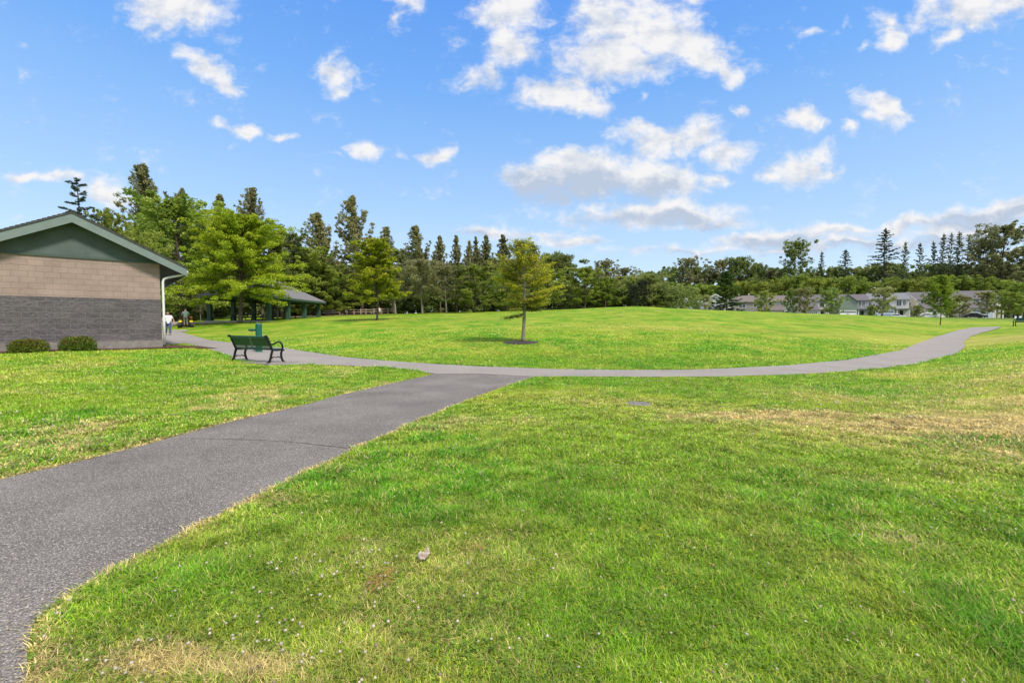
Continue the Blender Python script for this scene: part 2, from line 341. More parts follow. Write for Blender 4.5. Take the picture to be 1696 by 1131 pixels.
C_MID = np.array([.182, .282, .014]); C_LUSH = np.array([.080, .232, .005]); C_DRY = np.array([.42, .34, .13]); C_YEL = np.array([.33, .335, .048])
def gcol(x, y):
    d, l = lawn(x, y)
    c = C_MID+(C_LUSH-C_MID)*l[..., None]
    yl = smoothstep(.35, .75, fbm(x, y, .9, 3, 21))*.6*(1-l)
    c = c+(C_YEL-c)*yl[..., None]
    d1 = smoothstep(0, .5, d)[..., None]; d2 = smoothstep(.35, 1, d)[..., None]
    c = c+(C_YEL-c)*d1*.8; c = c+(C_DRY-c)*d2
    return c
# ------------------------------------------------------------------ materials
def mat(name, col=(.5, .5, .5), rough=.6, metal=0, spec=.4, noise=0, nscale=8, bump=0, bscale=40, bdist=.01, vary=None, attr=None):
    m = bpy.data.materials.new(name); m.use_nodes = True; nt = m.node_tree; b = nt.nodes['Principled BSDF']
    b.inputs['Base Color'].default_value = (*col, 1); b.inputs['Roughness'].default_value = rough
    b.inputs['Metallic'].default_value = metal; b.inputs['Specular IOR Level'].default_value = spec
    tc = N(nt, 'ShaderNodeTexCoord')
    if noise:
        n = N(nt, 'ShaderNodeTexNoise'); n.inputs['Scale'].default_value = nscale; n.inputs['Detail'].default_value = 6; n.inputs['Roughness'].default_value = .65; L(nt, tc, n, 3, 0)
        mr = N(nt, 'ShaderNodeMapRange'); L(nt, n, mr); mr.inputs[1].default_value = .3; mr.inputs[2].default_value = .7; mr.inputs[3].default_value = 0; mr.inputs[4].default_value = 1
        mx = N(nt, 'ShaderNodeMix', data_type='RGBA'); L(nt, mr, mx)
        v = vary or tuple(c*(1-noise) for c in col); mx.inputs[6].default_value = (*col, 1); mx.inputs[7].default_value = (*v, 1)
        nt.links.new(mx.outputs[2], b.inputs['Base Color'])
    if bump:
        n = N(nt, 'ShaderNodeTexNoise'); n.inputs['Scale'].default_value = bscale; n.inputs['Detail'].default_value = 6; L(nt, tc, n, 3, 0)
        bp = N(nt, 'ShaderNodeBump'); bp.inputs['Strength'].default_value = bump; bp.inputs['Distance'].default_value = bdist
        L(nt, n, bp, 0, bp.inputs.find('Height')); L(nt, bp, b, 0, b.inputs.find('Normal'))
    return m
def leaf_mat(name, transl=.3, rough=.55):
    m = bpy.data.materials.new(name); m.use_nodes = True; nt = m.node_tree; nt.nodes.clear()
    o = N(nt, 'ShaderNodeOutputMaterial'); at = N(nt, 'ShaderNodeAttribute', attribute_name='Col')
    p = N(nt, 'ShaderNodeBsdfPrincipled'); p.inputs['Roughness'].default_value = rough; p.inputs['Specular IOR Level'].default_value = .25
    oi = N(nt, 'ShaderNodeObjectInfo'); hs = N(nt, 'ShaderNodeHueSaturation')
    mr = N(nt, 'ShaderNodeMapRange'); nt.links.new(oi.outputs['Random'], mr.inputs[0]); mr.inputs[3].default_value = .82; mr.inputs[4].default_value = 1.2
    nt.links.new(mr.outputs[0], hs.inputs['Value'])
    mr2 = N(nt, 'ShaderNodeMapRange'); nt.links.new(mth(nt, 'FRACT', mth(nt, 'MULTIPLY', oi.outputs['Random'], 7.3)), mr2.inputs[0]); mr2.inputs[3].default_value = .485; mr2.inputs[4].default_value = .51
    nt.links.new(mr2.outputs[0], hs.inputs['Hue'])
    L(nt, at, hs, 0, 4); L(nt, hs, p)
    t = N(nt, 'ShaderNodeBsdfTranslucent'); L(nt, hs, t)
    mx = N(nt, 'ShaderNodeMixShader'); mx.inputs[0].default_value = transl; L(nt, p, mx, 0, 1); L(nt, t, mx, 0, 2); L(nt, mx, o)
    return m
M_leaf = leaf_mat('leaf', .48); M_needle = leaf_mat('needle', .2, .7); M_blade = leaf_mat('grass_blade', .35, .5)
M_bark = mat('bark', (.13, .10, .075), .9, noise=.5, nscale=6, bump=.6, bscale=18, bdist=.02)
M_bark_pale = mat('bark_pale', (.36, .33, .28), .85, noise=.45, nscale=5)
M_bark_ring = mat('bark_light', (.27, .25, .19), .9, noise=.55, nscale=9, bump=.6, bscale=30, bdist=.01)
def ground_mat():
    m = bpy.data.materials.new('lawn'); m.use_nodes = True; nt = m.node_tree; b = nt.nodes['Principled BSDF']
    b.inputs['Roughness'].default_value = .85; b.inputs['Specular IOR Level'].default_value = .12
    at = N(nt, 'ShaderNodeAttribute', attribute_name='Col'); tc = N(nt, 'ShaderNodeTexCoord')
    def nz(s, d=5, sx=1, sy=1):
        mp = N(nt, 'ShaderNodeMapping'); mp.inputs['Scale'].default_value = (sx, sy, 1); L(nt, tc, mp, 3, 0)
        n = N(nt, 'ShaderNodeTexNoise'); n.inputs['Scale'].default_value = s; n.inputs['Detail'].default_value = d; n.inputs['Roughness'].default_value = .7; L(nt, mp, n); return n
    a = nz(26, 8); c = nz(1.3, 6, .6, 1.2); e = nz(.22, 4, .5, 1.6)
    def rg(n, lo, hi, a0=.33, a1=.67):
        r = N(nt, 'ShaderNodeMapRange'); L(nt, n, r); r.inputs[1].default_value = a0; r.inputs[2].default_value = a1; r.inputs[3].default_value = lo; r.inputs[4].default_value = hi; return r.outputs[0]
    v = mth(nt, 'MULTIPLY', mth(nt, 'MULTIPLY', rg(a, .52, 1.5), rg(c, .8, 1.22)), rg(e, .87, 1.14))
    mx = N(nt, 'ShaderNodeVectorMath', operation='SCALE'); L(nt, at, mx); nt.links.new(v, mx.inputs['Scale'])
    L(nt, mx, b)
    bp = N(nt, 'ShaderNodeBump'); bp.inputs['Strength'].default_value = .9; bp.inputs['Distance'].default_value = .035
    L(nt, a, bp, 0, bp.inputs.find('Height')); L(nt, bp, b, 0, b.inputs.find('Normal'))
    return m
M_lawn = ground_mat()
def asphalt(name, c0, c1, sc=105):
    m = bpy.data.materials.new(name); m.use_nodes = True; nt = m.node_tree; b = nt.nodes['Principled BSDF']
    b.inputs['Roughness'].default_value = .85; b.inputs['Specular IOR Level'].default_value = .3
    tc = N(nt, 'ShaderNodeTexCoord')
    v = N(nt, 'ShaderNodeTexVoronoi'); v.inputs['Scale'].default_value = sc; L(nt, tc, v, 3, 0)
    sp = N(nt, 'ShaderNodeSeparateColor'); L(nt, v, sp, 1, 0)
    n = N(nt, 'ShaderNodeTexNoise'); n.inputs['Scale'].default_value = 90; n.inputs['Detail'].default_value = 8; n.inputs['Roughness'].default_value = .8; L(nt, tc, n, 3, 0)
    n2 = N(nt, 'ShaderNodeTexNoise'); n2.inputs['Scale'].default_value = .9; n2.inputs['Detail'].default_value = 6; L(nt, tc, n2, 3, 0)
    s = mth(nt, 'MULTIPLY', mth(nt, 'POWER', sp.outputs[0], 2.2), mth(nt, 'LESS_THAN', v.outputs[0], .42))
    t = mth(nt, 'ADD', mth(nt, 'MULTIPLY', s, .95), mth(nt, 'MULTIPLY', mth(nt, 'SUBTRACT', n.outputs[0], .42), 2.1))
    t = mth(nt, 'ADD', t, mth(nt, 'MULTIPLY', mth(nt, 'SUBTRACT', n2.outputs[0], .5), .5), clamp=True)
    mx = N(nt, 'ShaderNodeMix', data_type='RGBA'); nt.links.new(t, mx.inputs[0]); mx.inputs[6].default_value = (*c0, 1); mx.inputs[7].default_value = (*c1, 1)
    nt.links.new(mx.outputs[2], b.inputs[0])
    bp = N(nt, 'ShaderNodeBump'); bp.inputs['Strength'].default_value = .8; bp.inputs['Distance'].default_value = .006
    L(nt, v, bp, 0, bp.inputs.find('Height')); L(nt, bp, b, 0, b.inputs.find('Normal'))
    return m
M_path = asphalt('asphalt_dark', (.076, .067, .059), (.52, .475, .43))
M_loop = asphalt('asphalt_pale', (.235, .21, .188), (.47, .43, .39), 110)
M_mulch = mat('mulch', (.16, .075, .045), .95, noise=.7, nscale=30, vary=(.055, .03, .02), bump=1, bscale=50, bdist=.04)
M_mulchd = mat('mulch_dark', (.085, .065, .05), .95, noise=.6, nscale=30, vary=(.03, .024, .02), bump=1, bscale=50, bdist=.04)
M_conc = mat('concrete', (.42, .40, .37), .85, noise=.3, nscale=6, bump=.3, bscale=60)
# ------------------------------------------------------------------ ground sheet
def build_ground():
    th = np.r_[np.radians(np.arange(-60, 60, .2)), np.radians(np.arange(60, 300, 4.0))]
    rr = np.exp(np.arange(math.log(.35), math.log(5000), .0245)); nt_, nr = len(th), len(rr)
    T, Rr = np.meshgrid(th, rr, indexing='ij'); x = Rr*np.sin(T); y = Rr*np.cos(T); z = H(x, y)
    q = (x > -40) & (x < 90) & (y > -8) & (y < 70)
    xs, ys = x[q], y[q]; dr = np.zeros(xs.shape)
    for P in POLY+[MULCH1]:
        i = inside(xs, ys, P); d = edgedist(xs[i], ys[i], P); dr[i] = np.maximum(dr[i], smoothstep(.05, .35, d))
    z[q] -= .05*dr*(1-smoothstep(14, 24, np.hypot(xs, ys)))
    V = np.c_[x.ravel(), y.ravel(), z.ravel()]; V = np.r_[V, [[0, 0, Hs(0, 0)]]]
    i = np.arange(nt_); j = np.arange(nr-1); I, J = np.meshgrid(i, j, indexing='ij'); I2 = (I+1) % nt_
    Fc = np.stack([I*nr+J, I*nr+J+1, I2*nr+J+1, I2*nr+J], -1).reshape(-1, 4)
    c0 = len(V)-1; cen = np.stack([i*nr, ((i+1) % nt_)*nr, np.full(nt_, c0), np.full(nt_, c0)], -1)
    col = gcol(V[:, 0], V[:, 1])
    # fade the colour towards plain meadow green far out
    rad = np.hypot(V[:, 0], V[:, 1]); f = smoothstep(95, 130, rad)[:, None]; col = col*(1-f)+np.array([.10, .15, .03])*f
    me = npmesh('ground', V, Fc, M_lawn, col, smooth=True)
    o = nobj('ground', me); tag(o, 'wide mown lawn rising to a low crest', kind='structure')
build_ground()
def ribbon(name, A, B, mt, off, label, n=220, m=5):
    a = resample(A, n); b = resample(B, n); V = []; Fc = []
    for i in range(n):
        for k in range(m+1):
            p = a[i]+(b[i]-a[i])*k/m; V.append((p[0], p[1]))
    V = np.array(V); rr_ = np.hypot(V[:, 0], V[:, 1]); z = H(V[:, 0], V[:, 1])+off+.0003*rr_+.0004*np.maximum(rr_-22, 0)
    for i in range(n-1):
        for k in range(m): q = i*(m+1)+k; Fc.append((q, q+1, q+m+2, q+m+1))
    o = nobj(name, npmesh(name, np.c_[V, z], Fc, mt, smooth=True)); return tag(o, label, kind='structure')
def mapped(A, B, ns):  # pair the polylines piecewise so that edges stay matched
    return A, B
loopA = np.array(INN); loopB = np.array(OUT)
# match the two edges at shared anchor stations so that the ribbon does not skew
def split_match(A, B, pairs, n):
    ra, rb = [], []
    for (a0, b0), (a1, b1) in zip(pairs[:-1], pairs[1:]):
        ra.append(resample(A[a0:a1+1], n)[:-1]); rb.append(resample(B[b0:b1+1], n)[:-1])
    ra.append(A[-1:]); rb.append(B[-1:]); return np.vstack(ra), np.vstack(rb)
pa, pb = split_match(loopA, loopB, [(0,0),(2,2),(8,8),(13,14),(17,17),(22,22),(len(INN)-1,len(OUT)-1)], 40)
loop_o = ribbon('loop_path', pa, pb, M_loop, .010, 'pale grey paved path sweeping across the lawn', n=len(pa))
path_o = ribbon('asphalt_path', LA, RA, M_path, .004, 'dark asphalt footpath in the foreground joining the pale path', n=260, m=12)
ribbon('paved_spur', LC, FC, M_loop, .014, 'pale paved path behind the mower leading to the shelter', n=60)
def sheet(name, P, mt, off, label, step=.15, heap=0):
    x0, y0 = P.min(0); x1, y1 = P.max(0)
    import bmesh
    gx = np.arange(x0, x1+step, step); gy = np.arange(y0, y1+step, step)
    X, Y = np.meshgrid(gx, gy, indexing='ij'); ins = inside((X[:-1, :-1]+step/2).ravel(), (Y[:-1, :-1]+step/2).ravel(), P).reshape(len(gx)-1, len(gy)-1)
    d = edgedist(X.ravel(), Y.ravel(), P); z = H(X.ravel(), Y.ravel())+off+heap*smoothstep(0, .5, d)+.03*heap/.05*(fbm(X.ravel(), Y.ravel(), 6, 2, 8)-.5)*.5
    nyy = len(gy); Fc = [(i*nyy+j, (i+1)*nyy+j, (i+1)*nyy+j+1, i*nyy+j+1) for i in range(len(gx)-1) for j in range(nyy-1) if ins[i, j]]
    o = nobj(name, npmesh(name, np.c_[X.ravel(), Y.ravel(), z], Fc, mt, smooth=True)); return tag(o, label, kind='structure')
sheet('mulch_bed', MULCH1, M_mulch, .03, 'reddish bark mulch along the foot of the block building', .07, .05)
sheet('mulch_ring', RING, M_mulchd, .02, 'dark round mulch ring at the foot of the small yellowing tree', .04, .04)
# cracks in the near path, thin real grooves laid as dark strips
def crack(pts, w, seed):
    P = resample([gp(*p) for p in pts], 60); r = np.random.default_rng(seed); V = []; Fc = []
    P = P+np.c_[np.cumsum(r.normal(0, .004, 60)), np.cumsum(r.normal(0, .004, 60))]*.6
    for i in range(60):
        d = P[min(i+1, 59)]-P[max(i-1, 0)]; nrm = np.array([-d[1], d[0]])/(np.hypot(*d)+1e-9); ww = w*r.uniform(.3, 1)
        for s in (-1, 1):
            q = P[i]+nrm*s*ww; V.append((q[0], q[1], Hs(*q)+.0085+.0003*math.hypot(*q)))
        if i: k = 2*i; Fc.append((k-2, k-1, k+1, k))
    return npmesh('crack', V, Fc, M_crack)
M_crack = mat('crack', (.05, .046, .044), .95)
for k, pts in enumerate([[(296,727),(360,728),(430,730),(500,735),(572,743),(600,737)]]):
    nobj('crack', crack(pts, .006, k), path_o)
# ------------------------------------------------------------------ grass blades (uncountable ground cover)
def build_grass():
    def pts(r0, r1, dens, p):
        # number ~ integral dens*(3/r)^p * 1.86 r dr
        n = 200; e = np.exp(np.linspace(math.log(r0), math.log(r1), n+1)); rs = []; 
        for a, b in zip(e[:-1], e[1:]):
            m = .5*(a+b); d = dens*min(1, (3/m)**p); k = int(d*2.36*m*(b-a)); rs.append(rng.uniform(a, b, k))
        r = np.concatenate(rs); t = rng.uniform(-1.18, 1.18, len(r)); return r*np.sin(t), r*np.cos(t), r
    x, y, r = pts(.75, 34, 26000, 1.72)
    keep = np.ones(len(x), bool)
    jx = x+rng.normal(0, .018, len(x)); jy = y+rng.normal(0, .018, len(x))
    jx += .06*(vn(x, y, 3, 71)-.5); jy += .06*(vn(x, y, 3, 72)-.5)
    for P in POLY+[MULCH1, RING]: keep &= ~inside(jx, jy, P)
    # not inside the building, not on the cover
    lx = (x-BC[0])*BX[0]+(y-BC[1])*BX[1]; ly = (x-BC[0])*BY[0]+(y-BC[1])*BY[1]; keep &= ~((lx < .1) & (ly > -.05) & (ly < 9))
    keep &= ~(((x-COVER[0])/.24)**2+((y-COVER[1])/.22)**2 < 1)
    keep &= rng.uniform(0, 1, len(x)) > smoothstep(15, 34, r)
    x, y, r = x[keep], y[keep], r[keep]; n = len(x)
    d, l = lawn(x, y)
    pe = np.full(n, 9.0)
    nearq = r < 26
    for P in POLY[:2]: pe[nearq] = np.minimum(pe[nearq], edgedist(x[nearq], y[nearq], P))
    edge = np.exp(-(pe/.07)**2)*(.1+.9*vn(x, y, 1.7, 33)); d = np.clip(d+edge*np.where(y < 12.4, 1.0, .35), 0, 1)
    tuft = np.exp(-(pe/.10)**2)*(y > 12.6)*smoothstep(.25, .7, vn(x, y, .9, 35)); l = np.clip(l+tuft, 0, 1); d = d*(1-.8*tuft)
    z = H(x, y)
    hgt = (1+1.1*tuft)* (.015+.018*l+.022*smoothstep(.3, .75, fbm(x, y, 4.5, 3, 12))+.006*(1-d))*rng.uniform(.55, 1.35, n)*np.clip(1.1-edge*.35, .5, 1.1)
    w = np.maximum(.0015, r*.0007)*rng.uniform(.7, 1.3, n)*np.where(r < 4, 1, 1.15)
    # colour
    c = C_MID+(C_LUSH-C_MID)*l[:, None]; yl = smoothstep(.35, .75, fbm(x, y, .9, 3, 21))*.6*(1-l); c = c+(C_YEL-c)*yl[:, None]
    pick = rng.uniform(0, 1, n); dryb = pick < (.09+.91*smoothstep(.12, .85, d)); yb = (~dryb) & (pick < .25+.6*d)
    c[yb] = c[yb]*.4+C_YEL*.6; c[dryb] = np.array([.43, .35, .15])*rng.uniform(.6, 1.25, (dryb.sum(), 1))
    bl = rng.uniform(0, 1, n) < .12; c[bl & ~dryb] = np.array([.10, .20, .035])
    c = c*rng.uniform(.62, 1.48, (n, 1))*(.60+.80*fbm(x, y, 6, 3, 55))[:, None]*(1.5+.25*smoothstep(8, 25, r))[:, None]
    az = rng.uniform(0, 2*math.pi, n); lean = rng.uniform(.3, 1.5, n)+.4*d
    dx, dy = np.cos(az), np.sin(az); sx, sy = -dy, dx
    V = np.empty((n, 5, 3), np.float32)
    def P(t, k):
        f = lean*hgt*(t**1.6)*1.1; hh = hgt*t*(1-.22*lean*t)
        return x+dx*f+sx*w*k, y+dy*f+sy*w*k, z+hh
    for i, (t, k) in enumerate(((0, -1), (0, 1), (.55, .85), (.55, -.85), (1, 0))):
        a = P(t, k); V[:, i, 0], V[:, i, 1], V[:, i, 2] = a
    V[:, :2, 2] -= .01
    base = (np.arange(n)*5)[:, None]
    # near blades two faces (quad split) ; far blades one triangle
    near = r < 9
    tri = np.r_[base[near]+[0, 1, 2], base[near]+[0, 2, 3], base[near]+[3, 2, 4], base[~near]+[0, 1, 4]]
    me = npmesh('grass', V.reshape(-1, 3), tri, M_blade, np.repeat(c, 5, 0)); o = nobj('grass', me)
    tag(o, 'mown green grass blades with dry straw patches', 'grass', kind='stuff')
    print('blades', n)
COVER = gp(1058, 669)
build_grass()
def build_clover():
    # low trefoil leaves
    n = 44000; r = np.exp(rng.uniform(math.log(1.5), math.log(7), n)); t = rng.uniform(-.93, .93, n); x = r*np.sin(t); y = r*np.cos(t)
    k = rng.uniform(0, 1, n) < .10+.40*smoothstep(.42, .66, fbm(x, y, 2.2, 4, 90))
    for P in POLY+[MULCH1]: k &= ~inside(x, y, P)
    d, l = lawn(x, y); k &= d < .6
    x, y, r = x[k], y[k], r[k]; n = len(x); z = H(x, y)+rng.uniform(.012, .04, n)
    s = rng.uniform(.005, .010, n); a0 = rng.uniform(0, 6.28, n); V = []; Fc = []; vi = 0
    Vs = np.empty((n, 3, 4, 3)); 
    for j in range(3):
        a = a0+j*2.094; ca, sa = np.cos(a), np.sin(a); tz = rng.uniform(-.4, .6, n)
        for q, (u, v) in enumerate(((.1, 0), (1, .75), (1.75, 0), (1, -.75))):
            Vs[:, j, q, 0] = x+(ca*u-sa*v)*s; Vs[:, j, q, 1] = y+(sa*u+ca*v)*s; Vs[:, j, q, 2] = z+u*s*tz
    Fc = np.arange(n*12).reshape(-1, 4); c = np.array([.17, .27, .03])*rng.uniform(.7, 1.5, (n, 1)); c[rng.uniform(0, 1, n) < .12] = (.30, .33, .03)
    yq = np.zeros(n)
    for px, py, rr in ((1530, 1000, .16), (1480, 1030, .14), (1180, 905, .18), (1600, 850, .3), (1650, 870, .25), (1470, 880, .15), (1130, 960, .2), (1640, 1060, .15), (1040, 880, .15)):
        cx, cy = gp(px, py); yq = np.maximum(yq, np.exp(-((x-cx)**2+(y-cy)**2*2)/rr**2))
    yy = rng.uniform(0, 1, n) < yq*.6; c[yy] = np.array([.55, .56, .03])
    o = nobj('clover_leaves', npmesh('clover_leaves', Vs.reshape(-1, 3), Fc, M_blade, np.repeat(c, 12, 0))); tag(o, 'low clover leaves growing through the grass', 'clover', kind='stuff')
    # white flower heads
    P = []
    n = 5200; r = np.exp(rng.uniform(math.log(1.7), math.log(20), n)); t = rng.uniform(-.9, .9, n); x = r*np.sin(t); y = r*np.cos(t)
    pr = smoothstep(.50, .72, fbm(x, y, .8, 3, 99)); pr = np.maximum(pr, .14+.25*(x < -5)*(y > 5)); pr = pr*np.where((r < 3.2), .55, 1); k = rng.uniform(0, 1, n) < pr
    for Pg in POLY+[MULCH1, RING]: k &= ~inside(x, y, Pg)
    lx = (x-BC[0])*BX[0]+(y-BC[1])*BX[1]; ly = (x-BC[0])*BY[0]+(y-BC[1])*BY[1]; k &= ~((lx < .1) & (ly > -.1)); k &= (y < 12.5) | (x < -5)
    x, y, r = x[k], y[k], r[k]; n = len(x); z = H(x, y)+rng.uniform(.04, .065, n); s = rng.uniform(.006, .0100, n)*np.clip(r/5, 1, 1.9)
    # octahedron-ish heads of 12 petals : two crossed bipyramids
    ang = np.arange(6)*math.pi/3; ring = np.c_[np.cos(ang), np.sin(ang), np.where(np.arange(6) % 2, .25, -.2)]
    loc = np.r_[ring, [[0, 0, .85], [0, 0, -.7]]]; V = x[:, None, None]*0+loc[None]*s[:, None, None]*rng.uniform(.8, 1.2, (n, 8, 1)); V = V+np.stack([x, y, z], -1)[:, None]
    tri = np.array([(i, (i+1) % 6, 6) for i in range(6)]+[((i+1) % 6, i, 7) for i in range(6)]); Fc = (np.arange(n)[:, None, None]*8+tri[None]).reshape(-1, 3)
    c = np.array([.85, .78, .60])*rng.uniform(.75, 1.1, (n, 1)); br = rng.uniform(0, 1, n) < .25; c[br] = (.45, .36, .24)
    o = nobj('clover_flowers', npmesh('clover_flowers', V.reshape(-1, 3), Fc, M_blade, np.repeat(c, 8, 0))); tag(o, 'small white clover flower heads dotted over the lawn', 'clover flowers', kind='stuff')
build_clover()
# ------------------------------------------------------------------ block building
def block_mat(name, c1, c2, mortar, ms, rough_bump, bd, nz=.35):
    m = bpy.data.materials.new(name); m.use_nodes = True; nt = m.node_tree; b = nt.nodes['Principled BSDF']; b.inputs['Roughness'].default_value = .9; b.inputs['Specular IOR Level'].default_value = .2
    tc = N(nt, 'ShaderNodeTexCoord'); sp = N(nt, 'ShaderNodeSeparateXYZ'); L(nt, tc, sp, 3, 0); cb = N(nt, 'ShaderNodeCombineXYZ')
    nt.links.new(mth(nt, 'ADD', sp.outputs[0], sp.outputs[1]), cb.inputs[0]); nt.links.new(sp.outputs[2], cb.inputs[1])
    br = N(nt, 'ShaderNodeTexBrick'); L(nt, cb, br); br.offset = .5
    for k, v in dict(Color1=(*c1, 1), Color2=(*c2, 1), Mortar=(*mortar, 1), Scale=1.0).items(): br.inputs[k].default_value = v
    br.inputs['Mortar Size'].default_value = ms; br.inputs['Mortar Smooth'].default_value = .3; br.inputs['Bias'].default_value = 0
    br.inputs['Brick Width'].default_value = .4; br.inputs['Row Height'].default_value = .2
    n = N(nt, 'ShaderNodeTexNoise'); n.inputs['Scale'].default_value = 24; n.inputs['Detail'].default_value = 8; n.inputs['Roughness'].default_value = .75; L(nt, tc, n, 3, 0)
    n2 = N(nt, 'ShaderNodeTexNoise'); n2.inputs['Scale'].default_value = 1.2; n2.inputs['Detail'].default_value = 5; L(nt, tc, n2, 3, 0)
    f = mth(nt, 'MULTIPLY', mth(nt, 'MULTIPLY_ADD', n.outputs[0], 2*nz, 1-nz), mth(nt, 'MULTIPLY_ADD', n2.outputs[0], .5, .75))
    mx = N(nt, 'ShaderNodeVectorMath', operation='SCALE'); L(nt, br, mx); nt.links.new(f, mx.inputs['Scale']); L(nt, mx, b)
    n3 = N(nt, 'ShaderNodeTexNoise'); n3.inputs['Scale'].default_value = 9; n3.inputs['Detail'].default_value = 6; L(nt, tc, n3, 3, 0)
    h = mth(nt, 'MULTIPLY', mth(nt, 'SUBTRACT', 1.0, br.outputs[1]), mth(nt, 'MULTIPLY_ADD', n3.outputs[0], rough_bump, 1-rough_bump*.5))
    bp = N(nt, 'ShaderNodeBump'); bp.inputs['Strength'].default_value = 1; bp.inputs['Distance'].default_value = bd; nt.links.new(h, bp.inputs['Height']); L(nt, bp, b, 0, b.inputs.find('Normal'))
    return m
M_blkdark = block_mat('split_block', (.135, .122, .130), (.098, .088, .096), (.23, .212, .215), .008, 1.7, .035, .95)
M_blktan = block_mat('tan_block', (.335, .250, .218), (.295, .222, .194), (.225, .172, .152), .005, .35, .004, .3)
def shingle_mat(name, c, c2):
    m = mat(name, c, .95, noise=.5, nscale=5, vary=c2, bump=.5, bscale=30, bdist=.01)
    return m
M_shingle = shingle_mat('shingle', (.10, .095, .095), (.06, .058, .06))
M_fascia = mat('fascia_green', (.175, .225, .21), .6, noise=.15, nscale=4)
M_gable = mat('gable_green', (.065, .09, .08), .75, noise=.35, nscale=2.2, vary=(.10, .13, .118), bump=.3, bscale=60)
M_dkgreen = mat('dark_green_trim', (.055, .085, .072), .6)
M_white = mat('white_paint', (.75, .75, .73), .45, noise=.08, nscale=5)
M_black = mat('black_rubber', (.012, .012, .012), .6)
def build_block_building():
    g = .42
    root = empty('block_building', (BC[0], BC[1], 0), BTH, 'low block building with grey split face base, tan upper blocks and green gable', 'building')
    zf, zl, zu = .745, 2.345, 3.80
    x0 = -5.05; rx = -2.45; D = 9
    MB().box(x0-.04, .04, -.04, D, -.4, zf).build('foundation', mat('footing', (.26, .24, .225), .9, noise=.4, nscale=5), root)
    MB().box(x0, 0, 0, D-.05, zf, zl).build('lower_wall', M_blkdark, root)
    MB().box(x0+.01, -.012, .012, D-.06, zl, zu).build('upper_wall', M_blktan, root)
    pitch = .515; ridge = 5.33; oh = .83; of = .45
    def rz(x): return ridge-pitch*abs(x-rx)
    # gable siding with vertical boards
    gm = MB(); gm.prism([(x0+.0, zu), (0.0, zu), (0.0, rz(0)-.10), (rx, ridge-.10), (x0, rz(x0)-.10)], -.02, .12); gm.build('gable_siding', M_gable, root)
    gb = MB(); gb.box(x0, .0, -.035, -.02, zu-.05, zu+.035).build('gable_trim', M_dkgreen, root)
    # roof slabs
    rf = MB()
    for s in (1, -1):
        xe = rx+s*(2.45+oh); p = [(rx, ridge), (xe, rz(xe)), (xe, rz(xe)-.05), (rx, ridge-.055)]
        rf.prism(p, -of-.03, D+.4)
    roof = rf.build('roof', M_shingle, root)
    # shingle edge tabs and ridge cap
    tb = MB()
    for s in (1, -1):
        n = 26
        for i in range(n):
            t0 = i/n; t1 = (i+1)/n-.004; a = rx+s*(2.45+oh)*t0; b = rx+s*(2.45+oh)*t1
            tb.prism([(a, rz(a)+.004), (b, rz(b)+.012), (b, rz(b)+.026), (a, rz(a)+.012)], -of-.045, -of+.5)
    tb.build('shingle_edge', M_shingle, roof)
    rc = MB()
    for k in range(32):
        y = -of-.05+k*.3; rc.prism([(rx-.16, ridge-.045), (rx, ridge+.045), (rx+.16, ridge-.045), (rx, ridge+.022)], y, y+.31)
    rc.build('ridge_cap', M_shingle, roof)
    fa = MB(); fw = .30
    for s in (1, -1):
        xe = rx+s*(2.45+oh); fa.prism([(rx, ridge-.058), (xe, rz(xe)-.053), (xe, rz(xe)-.053-fw), (rx, ridge-.058-fw-.02)], -of, -of+.04)
    fa.build('bargeboard', M_fascia, root)
    xe = .0+oh
    MB().box(xe-.035, xe-.004, -of+.04, D+.3, rz(xe)-.32, rz(xe)-.06).build('eave_board', M_fascia, root)
    so = MB()
    for s in (1, -1):
        xw = rx+s*2.45; xq = rx+s*(2.45+oh-.04)
        so.prism([(xw+.01*s, rz(xw)-.16), (xq, rz(xq)-.16), (xq, rz(xq)-.19), (xw+.01*s, rz(xw)-.19)], -of+.045, D+.3)
    for s in (1, -1):
        xw = rx+s*(2.44); so.prism([(rx, ridge-.16), (xw, rz(xw)-.16), (xw, rz(xw)-.185), (rx, ridge-.185)], -of+.045, -.025)
    so.build('soffit', M_gable, root)
    gt = MB(); zg = rz(xe)-.12
    gt.tube([(xe+.02, -of+.30, zg-.04), (xe+.02, D+.2, zg-.04)], .055, 10); gt.build('gutter', M_white, root, smooth=True)
    dp = MB(); zt = zg-.03
    dp.tube([(xe-.04, -of+.3, zt+.02), (xe-.07, -of+.29, zt-.09), (xe-.16, -of+.30, zt-.14), (.22, -.10, zt-.27), (.11, -.055, zt-.33), (.075, -.04, zt-.45), (.075, -.04, 1.6), (.075, -.04, .56)], .042, 12)
    down = dp.build('downspout', M_white, root, smooth=True)
    MB().tube([(.075, -.04, .57), (.075, -.04, .40)], .052, 12).build('drain_boot', M_black, down, smooth=True)
build_block_building()
